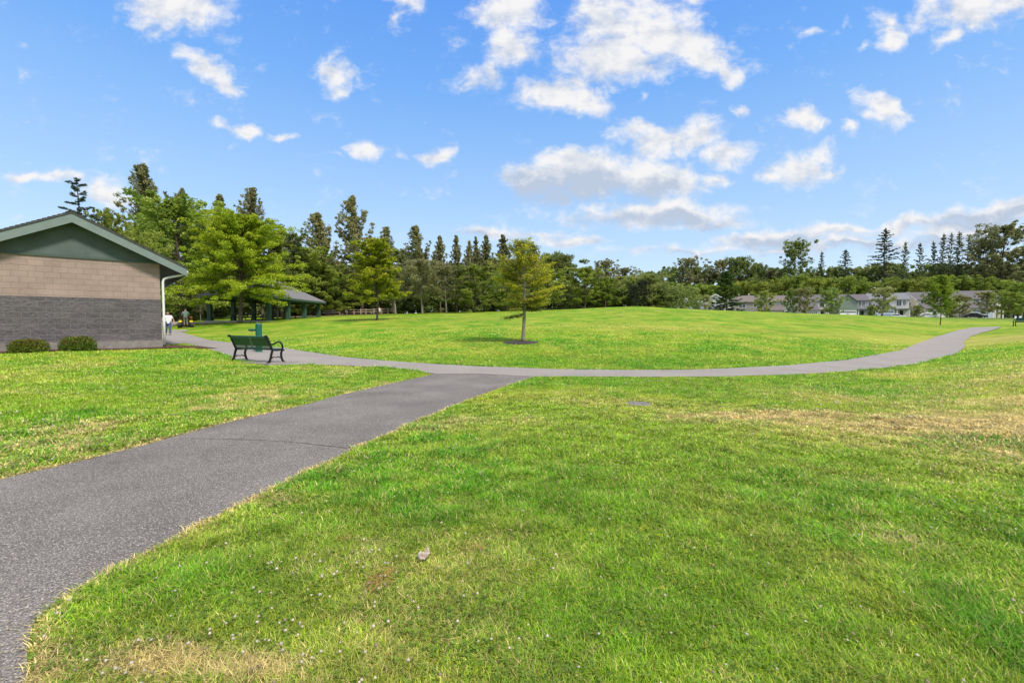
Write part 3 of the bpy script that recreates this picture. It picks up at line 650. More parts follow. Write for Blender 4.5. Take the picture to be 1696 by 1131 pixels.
# ------------------------------------------------------------------ leaf and tree tools
def quadleaf(P, dirn, s, asp, r, upb=.4):
    """rhombic leaves at P ; dirn preferred axis (n,3) or None"""
    n = len(P); nr = r.normal(0, 1, (n, 3)); nr[:, 2] = np.abs(nr[:, 2])+upb; nr /= np.linalg.norm(nr, axis=1, keepdims=True)
    a = r.normal(0, 1, (n, 3)) if dirn is None else dirn+r.normal(0, .35, (n, 3))
    a -= (a*nr).sum(1, keepdims=True)*nr; a /= np.linalg.norm(a, axis=1, keepdims=True)+1e-9; b = np.cross(nr, a)
    s = s*r.uniform(.6, 1.35, (n, 1)); V = np.stack([P-a*s*.5, P+b*s*.5*asp, P+a*s*.55, P-b*s*.5*asp], 1)
    return V.reshape(-1, 3), np.arange(n*4).reshape(-1, 4)
PR = dict(
 cone=lambda t: (1-t)**.85*.98+.04, fir=lambda t: (1-t)**.75*.95+.02, dome=lambda t: math.sqrt(max(0, 1-(2*t-.75)**2/1.65)),
 col=lambda t: (.45+.9*t*(1-t)*2)*(1 if t < .8 else (1-t)*5*.8+.2), pop=lambda t: min(1, t/.2+.5)*(1-t)**.85*1.05+.015,
 maple=lambda t: min(1, .82+t*1.6)*(1-t)**.55*(.92+.08*math.cos(t*9))+.05, pear=lambda t: math.sin(math.pi*min(1, t*.8+.22))**.8, ball=lambda t: math.sqrt(max(.02, 1-(2*t-1)**2)))
def tree_mesh(seed, Ht, Wd, base=.2, prof='dome', nb=50, el=(35, 60), ncl=4, crad=.5, flat=.7, nleaf=9000, ls=.25, asp=.6, pal=((.06,.11,.02),(.10,.16,.03)),
              tr=.18, lean=0, leanaz=-1.57, wind=0, droop=0, needles=False, mt=None, bark=None, inner=.3, gaps=0, multi=1, tone=.25, btk=.25, sweep=0, rise=0):
    r = np.random.default_rng(seed); pf = PR[prof]; tb = MB(); cents = []; dirs = []; tones = []; lens = []
    def trunk(t): 
        return np.array([math.sin(leanaz)*lean*t**1.6*Ht+.012*Ht*math.sin(t*7+seed), math.cos(leanaz)*lean*t**1.6*Ht+.012*Ht*math.cos(t*5+seed*2), t*Ht])
    ts = [0, .03, .1, .25, .4, .55, .7, .85, .97]
    for q in range(multi):
        off = np.array([.0, 0, 0]) if q == 0 else np.array([r.normal(0, .12*Wd), r.normal(0, .12*Wd), 0])
        tb.tube([tuple(trunk(t)+off*min(1, t*6)) for t in ts], [tr*(1.5 if t == 0 else 1.12 if t == .03 else (1-t)**.8+.06) for t in ts], 8)
    ga = r.uniform(0, 6.28)
    for i in range(nb):
        t = (i+r.uniform(.1, .9))/nb; h = base+(1-base)*t; ga += 2.39996+r.normal(0, .35)
        Ln = Wd*.5*pf(t)*r.uniform(.58, 1.2)
        if gaps and r.uniform() < gaps: Ln *= r.uniform(.15, .5)
        e = R(el[0]+(el[1]-el[0])*t+r.normal(0, 6)); s = trunk(h*.97); d = np.array([math.cos(ga)*math.cos(e), math.sin(ga)*math.cos(e), math.sin(e)])
        if wind: d[0] -= wind; d /= np.linalg.norm(d)
        Ls = Ln/max(.58, math.hypot(d[0], d[1])); Ls = min(Ls, (1.0-h)*Ht/max(.15, d[2]) if d[2] > .15 else Ls)+.02*Wd
        def pt(u): 
            p = s+d*Ls*u; p[2] += (rise-droop)*Ls*u*u; p[0] += -sweep*Ls*u*u; return p
        ends = [pt(u) for u in (0, .35, .7, 1)]; br = max(.012, tr*btk*(1-h)**.6)
        tb.tube([tuple(p) for p in ends], [br, br*.7, br*.4, br*.15], 5, cap=False)
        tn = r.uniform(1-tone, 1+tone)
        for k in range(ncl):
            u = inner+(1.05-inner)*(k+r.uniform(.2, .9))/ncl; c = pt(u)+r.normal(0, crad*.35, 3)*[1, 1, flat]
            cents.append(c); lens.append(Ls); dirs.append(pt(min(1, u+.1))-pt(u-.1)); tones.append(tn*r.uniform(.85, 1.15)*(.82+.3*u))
    # leader
    for k in range(3): cents.append(trunk(.985-.03*k)); lens.append(.12*Wd); dirs.append(np.array([0, 0, 1.])); tones.append(1.1)
    cents = np.array(cents); dirs = np.array(dirs); dirs /= np.linalg.norm(dirs, axis=1, keepdims=True)+1e-9; tones = np.array(tones)
    lens = np.array(lens); lw = (.18+lens/lens.max())**.9; idx = r.choice(len(cents), nleaf, p=lw/lw.sum()); sc = crad*r.uniform(.45, 1.15, len(cents))*(.45+.6*np.sqrt(lens/lens.max())); o = r.normal(0, 1, (nleaf, 3)); 
    o /= np.linalg.norm(o, axis=1, keepdims=True)+1e-9; o *= r.uniform(0, 1, (nleaf, 1))**.5
    P = cents[idx]+o*sc[idx][:, None]*[1, 1, flat]
    V, Fc = quadleaf(P, dirs[idx] if needles else None, ls, asp, r, .8 if flat < .6 else .3)
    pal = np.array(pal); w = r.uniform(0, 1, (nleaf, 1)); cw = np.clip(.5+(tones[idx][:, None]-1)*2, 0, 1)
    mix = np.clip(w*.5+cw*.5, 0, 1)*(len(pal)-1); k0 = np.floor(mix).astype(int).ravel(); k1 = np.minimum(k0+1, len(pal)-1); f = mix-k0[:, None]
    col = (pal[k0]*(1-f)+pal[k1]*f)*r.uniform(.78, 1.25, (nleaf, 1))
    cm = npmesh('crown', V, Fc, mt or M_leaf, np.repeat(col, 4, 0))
    tm = bpy.data.meshes.new('trunk'); tm.from_pydata(tb.v, [], tb.f); tm.materials.append(bark or M_bark)
    for p in tm.polygons: p.use_smooth = True
    return dict(t=tm, c=cm, H=Ht, W=Wd)
PROTO = {}
G_POP = ((0.206, 0.217, 0.095), (0.294, 0.301, 0.133), (0.412, 0.4, 0.189))
G_BRD = ((0.155, 0.228, 0.036), (0.257, 0.331, 0.053), (0.387, 0.442, 0.076))
G_DRK = ((0.123, 0.173, 0.055), (0.209, 0.268, 0.073), (0.322, 0.371, 0.106))
G_FIR = ((0.076, 0.106, 0.053), (0.117, 0.152, 0.069), (0.179, 0.211, 0.095))
G_MAP = ((.25, .33, .02), (.36, .43, .028), (.50, .53, .035))
G_GRY = ((.19, .20, .085), (.27, .27, .12), (.34, .31, .15))
G_LIT = ((0.184, 0.258, 0.055), (0.276, 0.358, 0.077), (0.368, 0.426, 0.099))
def P(k, *a, **kw): PROTO[k] = tree_mesh(*a, **kw)
for q in range(3):
    P(f'poplar{q}', 11+q, 24, 11.0, base=.10, prof='pop', nb=135, el=(36, 58), ncl=9, crad=.42, flat=1.1, nleaf=28000, ls=.36, asp=.42, pal=G_POP, tr=.24, wind=.40, lean=.05, gaps=.22, inner=.10, tone=.3, sweep=.05, rise=.15, needles=True)
for q in range(2):
    P(f'slim{q}', 21+q, 20, 7.0, base=.16, prof='pop', nb=95, el=(34, 56), ncl=7, crad=.40, flat=1.0, rise=.15, wind=.15, needles=True, nleaf=16000, ls=.34, asp=.6, pal=G_POP, tr=.22, gaps=.2, inner=.2)
for q in range(2):
    P(f'broad{q}', 31+q, 13, 11, base=.10, prof='dome', nb=72, el=(5, 65), ncl=5, crad=.85, flat=.65, nleaf=30000, ls=.27, asp=.7, pal=G_BRD, tr=.24, inner=.35, tone=.3)
    P(f'dark{q}', 41+q, 14, 11, base=.06, prof='dome', nb=60, el=(8, 65), ncl=5, crad=.95, flat=.75, nleaf=22000, ls=.36, asp=.7, pal=G_DRK, tr=.25, inner=.3, tone=.3)
    P(f'fir{q}', 51+q, 26, 15, base=.14, prof='fir', nb=125, el=(-14, 24), ncl=7, crad=.40, flat=.45, nleaf=24000, ls=.42, asp=.4, pal=G_FIR, tr=.36, droop=.10, needles=True, mt=M_needle, inner=.12, gaps=.22, tone=.2)
    P(f'sparsefir{q}', 61+q, 26, 13.5, base=.20, prof='fir', nb=95, el=(-8, 28), ncl=6, crad=.38, flat=.6, nleaf=11000, ls=.46, asp=.4, pal=G_GRY[:1]+G_FIR[1:], tr=.26, droop=.08, needles=True, mt=M_needle, inner=.2, gaps=.4)
    P(f'alder{q}', 71+q, 9.5, 6.0, base=.26, prof='dome', nb=46, el=(25, 72), ncl=4, crad=.6, flat=.8, nleaf=10000, ls=.20, asp=.6, pal=G_GRY, tr=.11, bark=M_bark_pale, inner=.4, gaps=.2, tone=.2)
    P(f'green{q}', 81+q, 9.5, 8.5, base=.15, prof='dome', nb=64, el=(8, 62), ncl=4, crad=.66, flat=.55, nleaf=22000, ls=.22, asp=.65, pal=G_BRD, tr=.14, inner=.35, tone=.28)
    P(f'under{q}', 91+q, 5.5, 7.5, base=.0, prof='dome', nb=40, el=(5, 65), ncl=4, crad=.75, flat=.8, nleaf=6000, ls=.34, asp=.7, pal=G_DRK, tr=.10, inner=.2, tone=.3)
    P(f'street{q}', 101+q, 6.5, 5.2, base=.14, prof='pear', nb=40, el=(25, 68), ncl=4, crad=.46, flat=.9, nleaf=9000, ls=.22, asp=.6, pal=G_LIT if q else ((.24,.27,.09),(.33,.35,.12),(.42,.41,.16)), tr=.07, inner=.35, tone=.25)
    P(f'airy{q}', 111+q, 21, 11, base=.28, prof='dome', nb=90, el=(20, 66), ncl=5, crad=.72, flat=.8, nleaf=14000, ls=.38, asp=.6, pal=G_POP, tr=.26, inner=.45, gaps=.25, tone=.2)
P('lone', 13, 21, 9.5, base=.12, prof='dome', nb=90, el=(18, 62), ncl=5, crad=.75, flat=.9, nleaf=17000, ls=.36, asp=.6, pal=G_DRK, tr=.26, inner=.25, gaps=.15, tone=.3)
P('willow', 12, 9.5, 8.5, base=.02, prof='dome', nb=80, el=(8, 66), ncl=4, crad=.7, flat=.7, nleaf=22000, ls=.22, asp=.5, pal=((.20,.28,.07),(.30,.38,.10),(.38,.44,.14)), tr=.14, inner=.3, tone=.2)
P('maple', 5, 11.6, 14.6, base=.30, prof='maple', nb=240, el=(-2, 46), ncl=7, crad=.70, flat=.45, nleaf=120000, ls=.165, asp=.8, pal=G_MAP, tr=.22, inner=.35, tone=.36, droop=.06)
P('youngmaple', 6, 7.6, 5.9, base=.24, prof='maple', nb=105, el=(10, 55), ncl=5, crad=.46, flat=.5, nleaf=30000, ls=.16, asp=.8, pal=G_MAP, tr=.10, inner=.3, tone=.3, droop=.05)
P('columnar', 7, 6.7, 3.9, base=.2, prof='maple', nb=90, el=(32, 70), ncl=5, crad=.34, flat=.9, nleaf=15000, ls=.15, asp=.7, pal=((.12,.19,.02),(.20,.27,.025),(.32,.34,.04)), tr=.065, inner=.3, tone=.25, bark=M_bark)
P('pinoak', 8, 7.8, 6.8, base=.03, prof='cone', nb=80, el=(-5, 40), ncl=5, crad=.5, flat=.4, nleaf=14000, ls=.22, asp=.7, pal=((.035,.075,.015),(.06,.12,.02),(.10,.17,.03)), tr=.15, inner=.2, tone=.3)
P('spruce', 9, 9.2, 5.4, base=.05, prof='fir', nb=58, el=(4, 22), ncl=8, crad=.19, flat=.45, nleaf=17000, ls=.16, asp=.30, pal=((.05,.075,.06),(.08,.11,.085),(.11,.14,.105)), tr=.14, needles=True, mt=M_needle, inner=.2, gaps=.25, tone=.2)
P('pine', 10, 3.6, 2.9, base=.12, prof='ball', nb=44, el=(15, 60), ncl=3, crad=.34, flat=.9, nleaf=6500, ls=.15, asp=.4, pal=((.022,.032,.016),(.036,.045,.022)), tr=.08, mt=M_needle, inner=.3, tone=.2)
def place(kind, px, py_top, Y, wpx, label, cat='tree', group=None, name=None, rz=None, py_base=None, first=set()):
    p = PROTO[kind]; X = xof(px, Y)*(math.cos(PITCH)+math.sin(PITCH)*-(py_top-CY)/F if False else 1); z = Hs(X, Y)-.06
    if py_base is not None: z = min(z, zof(py_base, Y)) if False else z
    hh = zof(py_top, Y)-z; sz = hh/p['H']; sx = (wpx/F*Y)/p['W']*(1.3 if kind[:4] in ('popl', 'slim') else 1.0)
    rz = rnd.uniform(-.45, .45) if kind[:4] in ('popl', 'slim') else rz
    nm = name or {'poplar': 'poplar_tree', 'slim': 'poplar_tree', 'fir': 'fir_tree', 'sparsefir': 'fir_tree', 'under': 'bush', 'street': 'street_tree', 'alder': 'alder_tree', 'maple': 'maple_tree', 'youngmaple': 'maple_tree', 'pine': 'pine_tree', 'spruce': 'spruce_tree'}.get(kind.rstrip('0123456789'), 'broadleaf_tree')
    o = empty(nm, (X, Y, z), rnd.uniform(-.5, .5) if rz is None else rz, label, cat, group); o.scale = (sx, sx, sz)
    for k, key in (('trunk', 't'), ('crown', 'c')):
        ch = bpy.data.objects.new(k, p[key]); link(ch, o)
    return o
# --- left and middle
place('spruce', 137, 292, 27, 128, 'sparse blue-green spruce rising above the block building roof', rz=.4)
place('green0', 186, 352, 40, 60, 'rounded green tree top just right of the spruce behind the roof')
place('green1', 232, 396, 36, 80, 'bright yellow-green tree peeking over the right roof slope')
place('poplar0', 266, 272, 72, 104, 'tall windswept poplar at the far left of the tree line')
place('poplar1', 322, 312, 74, 74, 'rounded poplar top second from the left in the tree line')
place('slim0', 369, 320, 76, 50, 'narrow poplar top above the left shoulder of the big maple')
place('broad0', 300, 334, 60, 165, 'large dense green tree behind the building corner')
place('broad1', 222, 385, 52, 80, 'green tree directly behind the right roof slope of the building')
place('poplar2', 433, 308, 70, 84, 'tall loose poplar rising right behind the big maple')
place('dark0', 352, 385, 68, 130, 'dark dense tree in the gap between building and big maple')
place('dark1', 470, 386, 72, 90, 'dark green tree behind the right side of the big maple')
place('maple', 400, 357, 49, 192, 'big spreading yellow-green maple in front of the picnic shelter', rz=.6)
place('broad1', 505, 412, 74, 90, 'dense green tree rising behind the shelter roof')
place('poplar0', 541, 350, 78, 92, 'loose poplar rising behind the right end of the shelter', rz=.9)
place('broad0', 540, 440, 76, 95, 'bushy green tree between the shelter and the young maple')
place('poplar1', 600, 322, 80, 88, 'tallest pointed poplar behind the young yellow-green maple', rz=-.2)
place('poplar2', 650, 374, 80, 66, 'medium poplar just right of the tallest pointed poplar')
place('poplar0', 703, 373, 82, 74, 'broad poplar above the pale slender trunks', rz=.3)
place('youngmaple', 624, 396, 44, 98, 'young yellow-green maple standing on the lawn left of centre')
SL = [(729, 389, 34, 'narrow poplar top, first right of the broad poplar'), (757, 389, 34, 'narrow poplar top, second right of the broad poplar'), (777, 397, 26, 'shortest narrow poplar top in the row left of centre'),
      (789, 391, 26, 'thin poplar top just left of the pair before the yellowing tree'), (805, 388, 34, 'tall narrow poplar with bare lower trunk near the centre'), (834, 388, 44, 'conical poplar just left of the yellowing tree top'), (880, 403, 52, 'poplar standing right behind the yellowing tree')]
for i, (x, y, w, lb) in enumerate(SL): place(f'slim{i%2}', x, y, 84+i, w, lb, rz=i*1.3)
place('alder0', 655, 445, 68, 62, 'thin brownish alder just right of the young maple')
place('alder1', 699, 432, 68, 76, 'alder with a pale leaning trunk, left of the matching straight one')
place('alder0', 739, 440, 69, 74, 'alder with a straight pale trunk left of the round green tree', rz=2)
place('green0', 786, 441, 70, 92, 'round green tree with low crown in the middle of the tree line')
place('green1', 836, 450, 76, 66, 'green tree behind and left of the yellowing tree')
place('green0', 906, 446, 74, 78, 'green tree behind and right of the yellowing tree', rz=2.2)
place('dark0', 932, 424, 88, 42, 'dark round-topped tree standing above its neighbours right of centre')
place('green1', 968, 444, 80, 66, 'light green tree right of the dark round-topped one')
place('airy0', 1004, 432, 90, 50, 'airy tree with sky showing through, left of the crest')
place('green0', 1003, 462, 82, 60, 'low green tree in front of the airy tree', rz=1.2)
place('airy1', 1034, 444, 92, 50, 'second airy tree, closest to the dark pines on the crest')
place('willow', 1044, 459, 85, 70, 'low green tree directly behind the dark pines')
G = PROTO['green0']
place('willow', 1076, 456, 84, 80, 'rounded light green tree at the right end of the near tree line', rz=.4)
place('willow', 1097, 486, 92, 32, 'low light green shrub-like tree beside the far houses, right end of the near tree line')
place('pine', 1049, 475, 66, 29, 'smaller dark pine on the lawn crest, front one of the pair', rz=1)
place('pine', 1063, 466, 71, 35, 'taller dark pine on the lawn crest, rear one of the pair')
# hidden depth rows so that the wood closes behind
for i in range(44):
    x = 196+i*21.5+rnd.uniform(-6, 6); Y = 84+(i % 3)*4+rnd.uniform(0, 2)
    place(f'under{i%2}', x, 474+rnd.uniform(-12, 12), Y, 66, 'dark undergrowth bush under the left tree line', 'bush', 'undergrowth bushes along the wood edge', rz=i*.9)
for i in range(17):
    x = 190+i*52+rnd.uniform(-10, 10); Y = 96+rnd.uniform(0, 8)
    place(f'dark{i%2}', x, 430+rnd.uniform(-22, 18)+(x-190)*.02, Y, 95, 'dark tree deep inside the wood, behind the front row', 'tree', 'back row trees of the left wood', rz=i*1.7)
# --- right backdrop
for i in range(20):
    x = 1085+i*33+rnd.uniform(-7, 7)
    place(f'dark{i%2}', x, 452+rnd.uniform(-9, 12)-(10 if x > 1440 else 0), 190+rnd.uniform(-6, 8), 58, 'dark tree in the wood behind the houses', 'tree', 'back row trees of the right wood', rz=i*1.1)
RB = [('sparsefir0', 1096, 448, 176, 20, 'tiny conifer tip at the left end of the wood behind the houses'),
 ('airy0', 1141, 428, 182, 40, 'thin airy tree rising above the wood left of the conical green tree'), ('fir0', 1166, 445, 180, 22, 'small pointed fir left of the conical green tree'),
 ('airy1', 1190, 431, 182, 42, 'loose grey-green tree right above the conical green tree'), ('dark0', 1222, 428, 180, 46, 'dense round-topped tree, highest between the conical tree and the tall lone one'),
 ('dark1', 1248, 440, 182, 38, 'grey-green round tree above the brown house'), ('airy0', 1274, 448, 184, 44, 'loose low tree top left of the tall lone broadleaf'),
 ('lone', 1315, 400, 178, 52, 'tall lone broadleaf with a rounded dark crown above the houses'), ('fir1', 1357, 415, 180, 22, 'slim pointed fir right of the tall lone broadleaf'),
 ('fir0', 1398, 411, 178, 38, 'broad-based dark fir left of the tallest fir'), ('fir1', 1462, 376, 172, 56, 'tallest dark fir standing above the grey-blue house'),
 ('sparsefir0', 1494, 399, 176, 28, 'first thin fir right of the tallest fir'), ('sparsefir1', 1519, 401, 178, 28, 'second thin fir right of the tallest fir'), ('sparsefir0', 1540, 398, 180, 26, 'third thin fir right of the tallest fir, left of the tight fir cluster'),
 ('fir0', 1556, 385, 178, 30, 'left fir of the tight cluster of tall firs'), ('sparsefir1', 1571, 384, 178, 24, 'middle fir of the tight cluster, with a bare mast-like trunk'), ('fir1', 1582, 382, 180, 30, 'right fir of the tight cluster of tall firs'), ('sparsefir1', 1599, 398, 182, 28, 'thin fir just right of the tight fir cluster'),
 ('airy1', 1622, 398, 176, 48, 'grey-green airy tree left of the big airy tree at the right edge'), ('airy0', 1657, 374, 172, 80, 'big airy cottonwood near the right edge of the view'), ('airy1', 1696, 408, 170, 60, 'airy tree cut by the right edge of the view')]
for i, (k, x, y, Y, w, lb) in enumerate(RB): place(k, x, y, Y, w*(1.35 if 'fir' in k else 1.15), lb, rz=i*.77)
LG = [(1108, 470), (1136, 476), (1160, 472), (1190, 474), (1225, 468), (1262, 470), (1290, 464), (1320, 458), (1344, 462), (1372, 462), (1404, 460), (1432, 470), (1478, 462), (1500, 466), (1528, 460), (1553, 464), (1590, 458), (1618, 462), (1652, 465), (1684, 470)]
for i, (x, y) in enumerate(LG): place(f'broad{i%2}', x, y, 160+rnd.uniform(-3, 6), 56, 'rounded mid-green tree just behind the house roofs', 'tree', 'rounded green trees behind the house roofs', rz=i*1.9)
# --- houses' street trees and solitary trees
place('pinoak', 1202, 449, 86, 58, 'conical dark green tree on the crest hiding the pale house')
place('columnar', 1556, 457, gp(1556, 538.5)[1], 44, 'slender young yellow-green tree alone on the right lawn')
ST = [('street1', 1148, 487, 118, 30, 'low bushy light green tree beside the leftmost far house'), ('street0', 1170, 488, 122, 26, 'silvery grey-leaved small tree left of the conical tree'),
 ('street1', 1264, 482, 112, 40, 'pointed light green tree between the brown and the pale blue house'), ('street1', 1308, 478, 116, 30, 'light green street tree, left one of the pair before the beige house'),
 ('street0', 1332, 477, 112, 42, 'olive street tree, right one of the pair before the beige house'), ('street1', 1376, 476, 112, 46, 'green street tree left of the grey-blue house'),
 ('street0', 1461, 476, 114, 48, 'yellowish fine-leaved street tree in front of the white-gabled house'), ('under0', 1442, 505, 112, 20, 'small dark rounded bush right of the grey-blue house'),
 ('street0', 1588, 488, 114, 40, 'thin pale street tree left of the blue garage door'), ('street0', 1634, 482, 114, 36, 'pale street tree right of the blue garage door'),
 ('green1', 1668, 482, 108, 52, 'bushy dark green street tree at the right end of the houses'), ('street1', 1694, 490, 108, 34, 'light green street tree cut by the right picture edge'), ('under1', 1518, 505, 110, 20, 'round dark shrub left of the white garage door'),
 ('under1', 1572, 506, 116, 16, 'small dark shrub between the two cream houses')]
for i, (k, x, y, Y, w, lb) in enumerate(ST): place(k, x, y+2, Y, w*.86, lb, 'bush' if k.startswith('under') else 'tree', rz=i*1.31)
# --- bushes by the shelter and wood edge
for i, (x, y, Y, w, lb) in enumerate([(503, 508, 74, 22, 'clipped green bush seen between the right shelter posts'), (533, 507, 76, 24, 'dark green bush just right of the last shelter post'), (458, 505, 78, 30, 'bushy shrub behind the middle of the shelter'), (300, 495, 62, 70, 'dark shrub in the shade behind the mower'), (352, 498, 70, 60, 'dark shrub behind the left shelter posts')]):
    place('under0' if i != 0 else 'under1', x, y, Y, w, lb, 'bush', rz=i)
place('alder1', 333, 478, 56, 34, 'small tree with a forked pale trunk behind the mower', rz=.2)
# --- yellowing young tree in its mulch ring
def young_tree():
    r = np.random.default_rng(3); z0 = Hs(*TREE0); root = empty('larch_tree', (TREE0[0], TREE0[1], z0+.02), 0, 'small yellowing conifer with bare lower trunk standing in a round mulch ring', 'tree')
    Ht = zof(403, TREE0[1])-z0; tb = MB(); k = Ht/4.3
    tr = lambda t: np.array([.03*math.sin(t*5)+.10*t, .02*math.cos(t*4), t*Ht])
    ts = np.linspace(0, 1, 26); tb.tube([tuple(tr(t)) for t in ts], [(.075*(1-t)**.8+.008)*(1.25 if t == 0 else 1)*(1.12 if i % 4 == 2 and t < .55 else 1) for i, t in enumerate(ts)], 10)
    cents, dirs, tone, rad = [], [], [], []
    # (height frac, azimuth deg (0=right, 90=away), length, elev, drop, yellow)
    B = [(.285,175,.78,-14,.0,.2),(.37,-20,.9,0,0,.6),(.385,30,1.0,4,0,.75),(.375,160,.8,2,0,.45),(.42,-40,.8,6,0,.8),(.33,10,.70,-2,.05,.1),(.34,200,.55,-8,0,.3),(.36,150,.6,5,0,.35),(.40,185,.75,8,0,.5),(.40,-10,.85,8,0,.5),(.42,20,1.15,10,0,.7),(.44,60,.8,15,0,.6),(.44,165,.55,18,0,.9),(.47,-25,1.05,8,0,.8),(.47,5,1.5,12,0,.95),(.50,150,.5,20,0,1),(.52,215,.8,15,0,.9),(.53,25,1.15,20,0,.8),(.55,-15,1.1,22,0,1),(.56,175,1.25,14,0,1),(.58,95,.8,20,0,.7),(.60,-80,.7,20,0,.6)]
    for i in range(50):
        t = .58+.39*(i/50); B.append((t, (r.choice([0, 180])+r.normal(0, 50)) if i % 2 else r.uniform(0, 360), (1.62-1.22*(t-.55)/.45)*r.uniform(.5, 1.12), 18+28*(t-.55)*2, 0, r.choice([.15, .35, .8, 1.0])))
    for (t, a, ln, e, dr, ye) in B:
        ln *= k*1.08; s = tr(t); aa = R(a+r.normal(0, 6)); ee = R(e); d = np.array([math.cos(aa)*math.cos(ee), math.sin(aa)*math.cos(ee), math.sin(ee)])
        pt = lambda u: s+d*ln*u+np.array([0, 0, .10*ln*(u*u)-.06*ln*u])
        tb.tube([tuple(pt(u)) for u in (0, .3, .6, 1)], [(.040 if t < .46 else .028)*(1.2-t), (.030 if t < .46 else .021)*(1.2-t), (.02 if t < .46 else .014)*(1.2-t), .005], 5, cap=False)
        n = int((9 if t < .6 else 4)+ln*(17 if t < .6 else 11))
        for q in range(n):
            u0 = .10 if t < .45 else .28; u = u0+(1.05-u0)*(q+r.uniform(0, 1))/n; sd = r.choice([-1, 1])*r.uniform(0, .22)*ln*(1.1-u*.6); side = np.array([-d[1], d[0], 0]); p0 = pt(u); p = p0+side*sd
            if abs(sd) > .05: tb.tube([tuple(pt(max(0, u-.12))), tuple(p)], [.005, .002], 4, cap=False)
            cents.append(p); dirs.append(d*.8+side*np.sign(sd)*.7+np.array([0, 0, .1])); tone.append(ye*r.uniform(.6, 1.1)*(.55+.5*u)); rad.append(r.uniform(.10, .20)*k)
    tb.build('trunk', M_bark_ring, root, smooth=True)
    cents = np.array(cents); dirs = np.array(dirs); tone = np.array(tone); rad = np.array(rad); nl = 30000; idx = r.integers(0, len(cents), nl); o = r.normal(0, .55, (nl, 3))
    Pp = cents[idx]+o*rad[idx][:, None]*[1, 1, .45]; V, Fc = quadleaf(Pp, dirs[idx], .078*k, .38, r, .5)
    cg = np.array([.16, .21, .05]); cy = np.array([.58, .56, .03]); f = np.clip(tone[idx]*1.25+r.normal(0, .14, nl), 0, 1)[:, None]; col = (cg+(cy-cg)*f)*r.uniform(.75, 1.25, (nl, 1))
    gr = r.uniform(0, 1, nl) < .14; col[gr] = (.16, .12, .07)
    nobj('crown', npmesh('crown', V, Fc, M_leaf, np.repeat(col, 4, 0)), root)
young_tree()
# --- two clipped bushes against the block wall
def wall_bush(px, lx, w, h, d, seed, label):
    r = np.random.default_rng(seed); c = bw(lx, -.42); z0 = Hs(*c)+.03; root = empty('clipped_bush', (c[0], c[1], z0), BTH, label, 'bush')
    n = 6500; o = r.uniform(-1, 1, (n*2, 3)); o = o[(np.abs(o)**3.4).sum(1) < 1][:n]; n = len(o); q = r.uniform(0, 1, (n, 1))**.35; o = o/(((np.abs(o)**3.4).sum(1, keepdims=True))**(1/3.4)+1e-6)*np.maximum(q, .5); o[:, 2] = np.abs(o[:, 2])
    bumps = 1+.18*(vn(o[:, 0]*3+5, o[:, 1]*3+o[:, 2]*4+9, 1.2, seed)-.5)[:, None]
    Pp = o*[w/2, d/2, h]*bumps; V, Fc = quadleaf(Pp, None, .045, .6, r, .3)
    pal = np.array([(.08, .14, .02), (.14, .21, .03), (.24, .28, .04)]); k = r.integers(0, 3, n); col = pal[k]*r.uniform(.7, 1.3, (n, 1)); rd = (r.uniform(0, 1, n) < .16) & (o[:, 2] > .45); col[rd] = (.22, .085, .035)
    nobj('crown', npmesh('crown', V, Fc, M_leaf, np.repeat(col, 4, 0)), root)
    st = MB()
    for i in range(14):
        a = r.uniform(0, 6.28); e = np.array([math.cos(a)*w*.38*r.uniform(.3, 1), math.sin(a)*d*.38*r.uniform(.3, 1), h*r.uniform(.6, .9)]); st.tube([(e[0]*.15, e[1]*.15, -.05), tuple(e*.6), tuple(e)], [.014, .009, .004], 5, cap=False)
    st.build('stem', M_bark, root)
wall_bush(60, -3.62, 1.0, .42, .62, 1, 'low clipped green bush by the block wall, left one of two')
wall_bush(136, -2.42, .98, .50, .66, 2, 'taller rounded clipped bush with reddish tips by the block wall, right one of two')
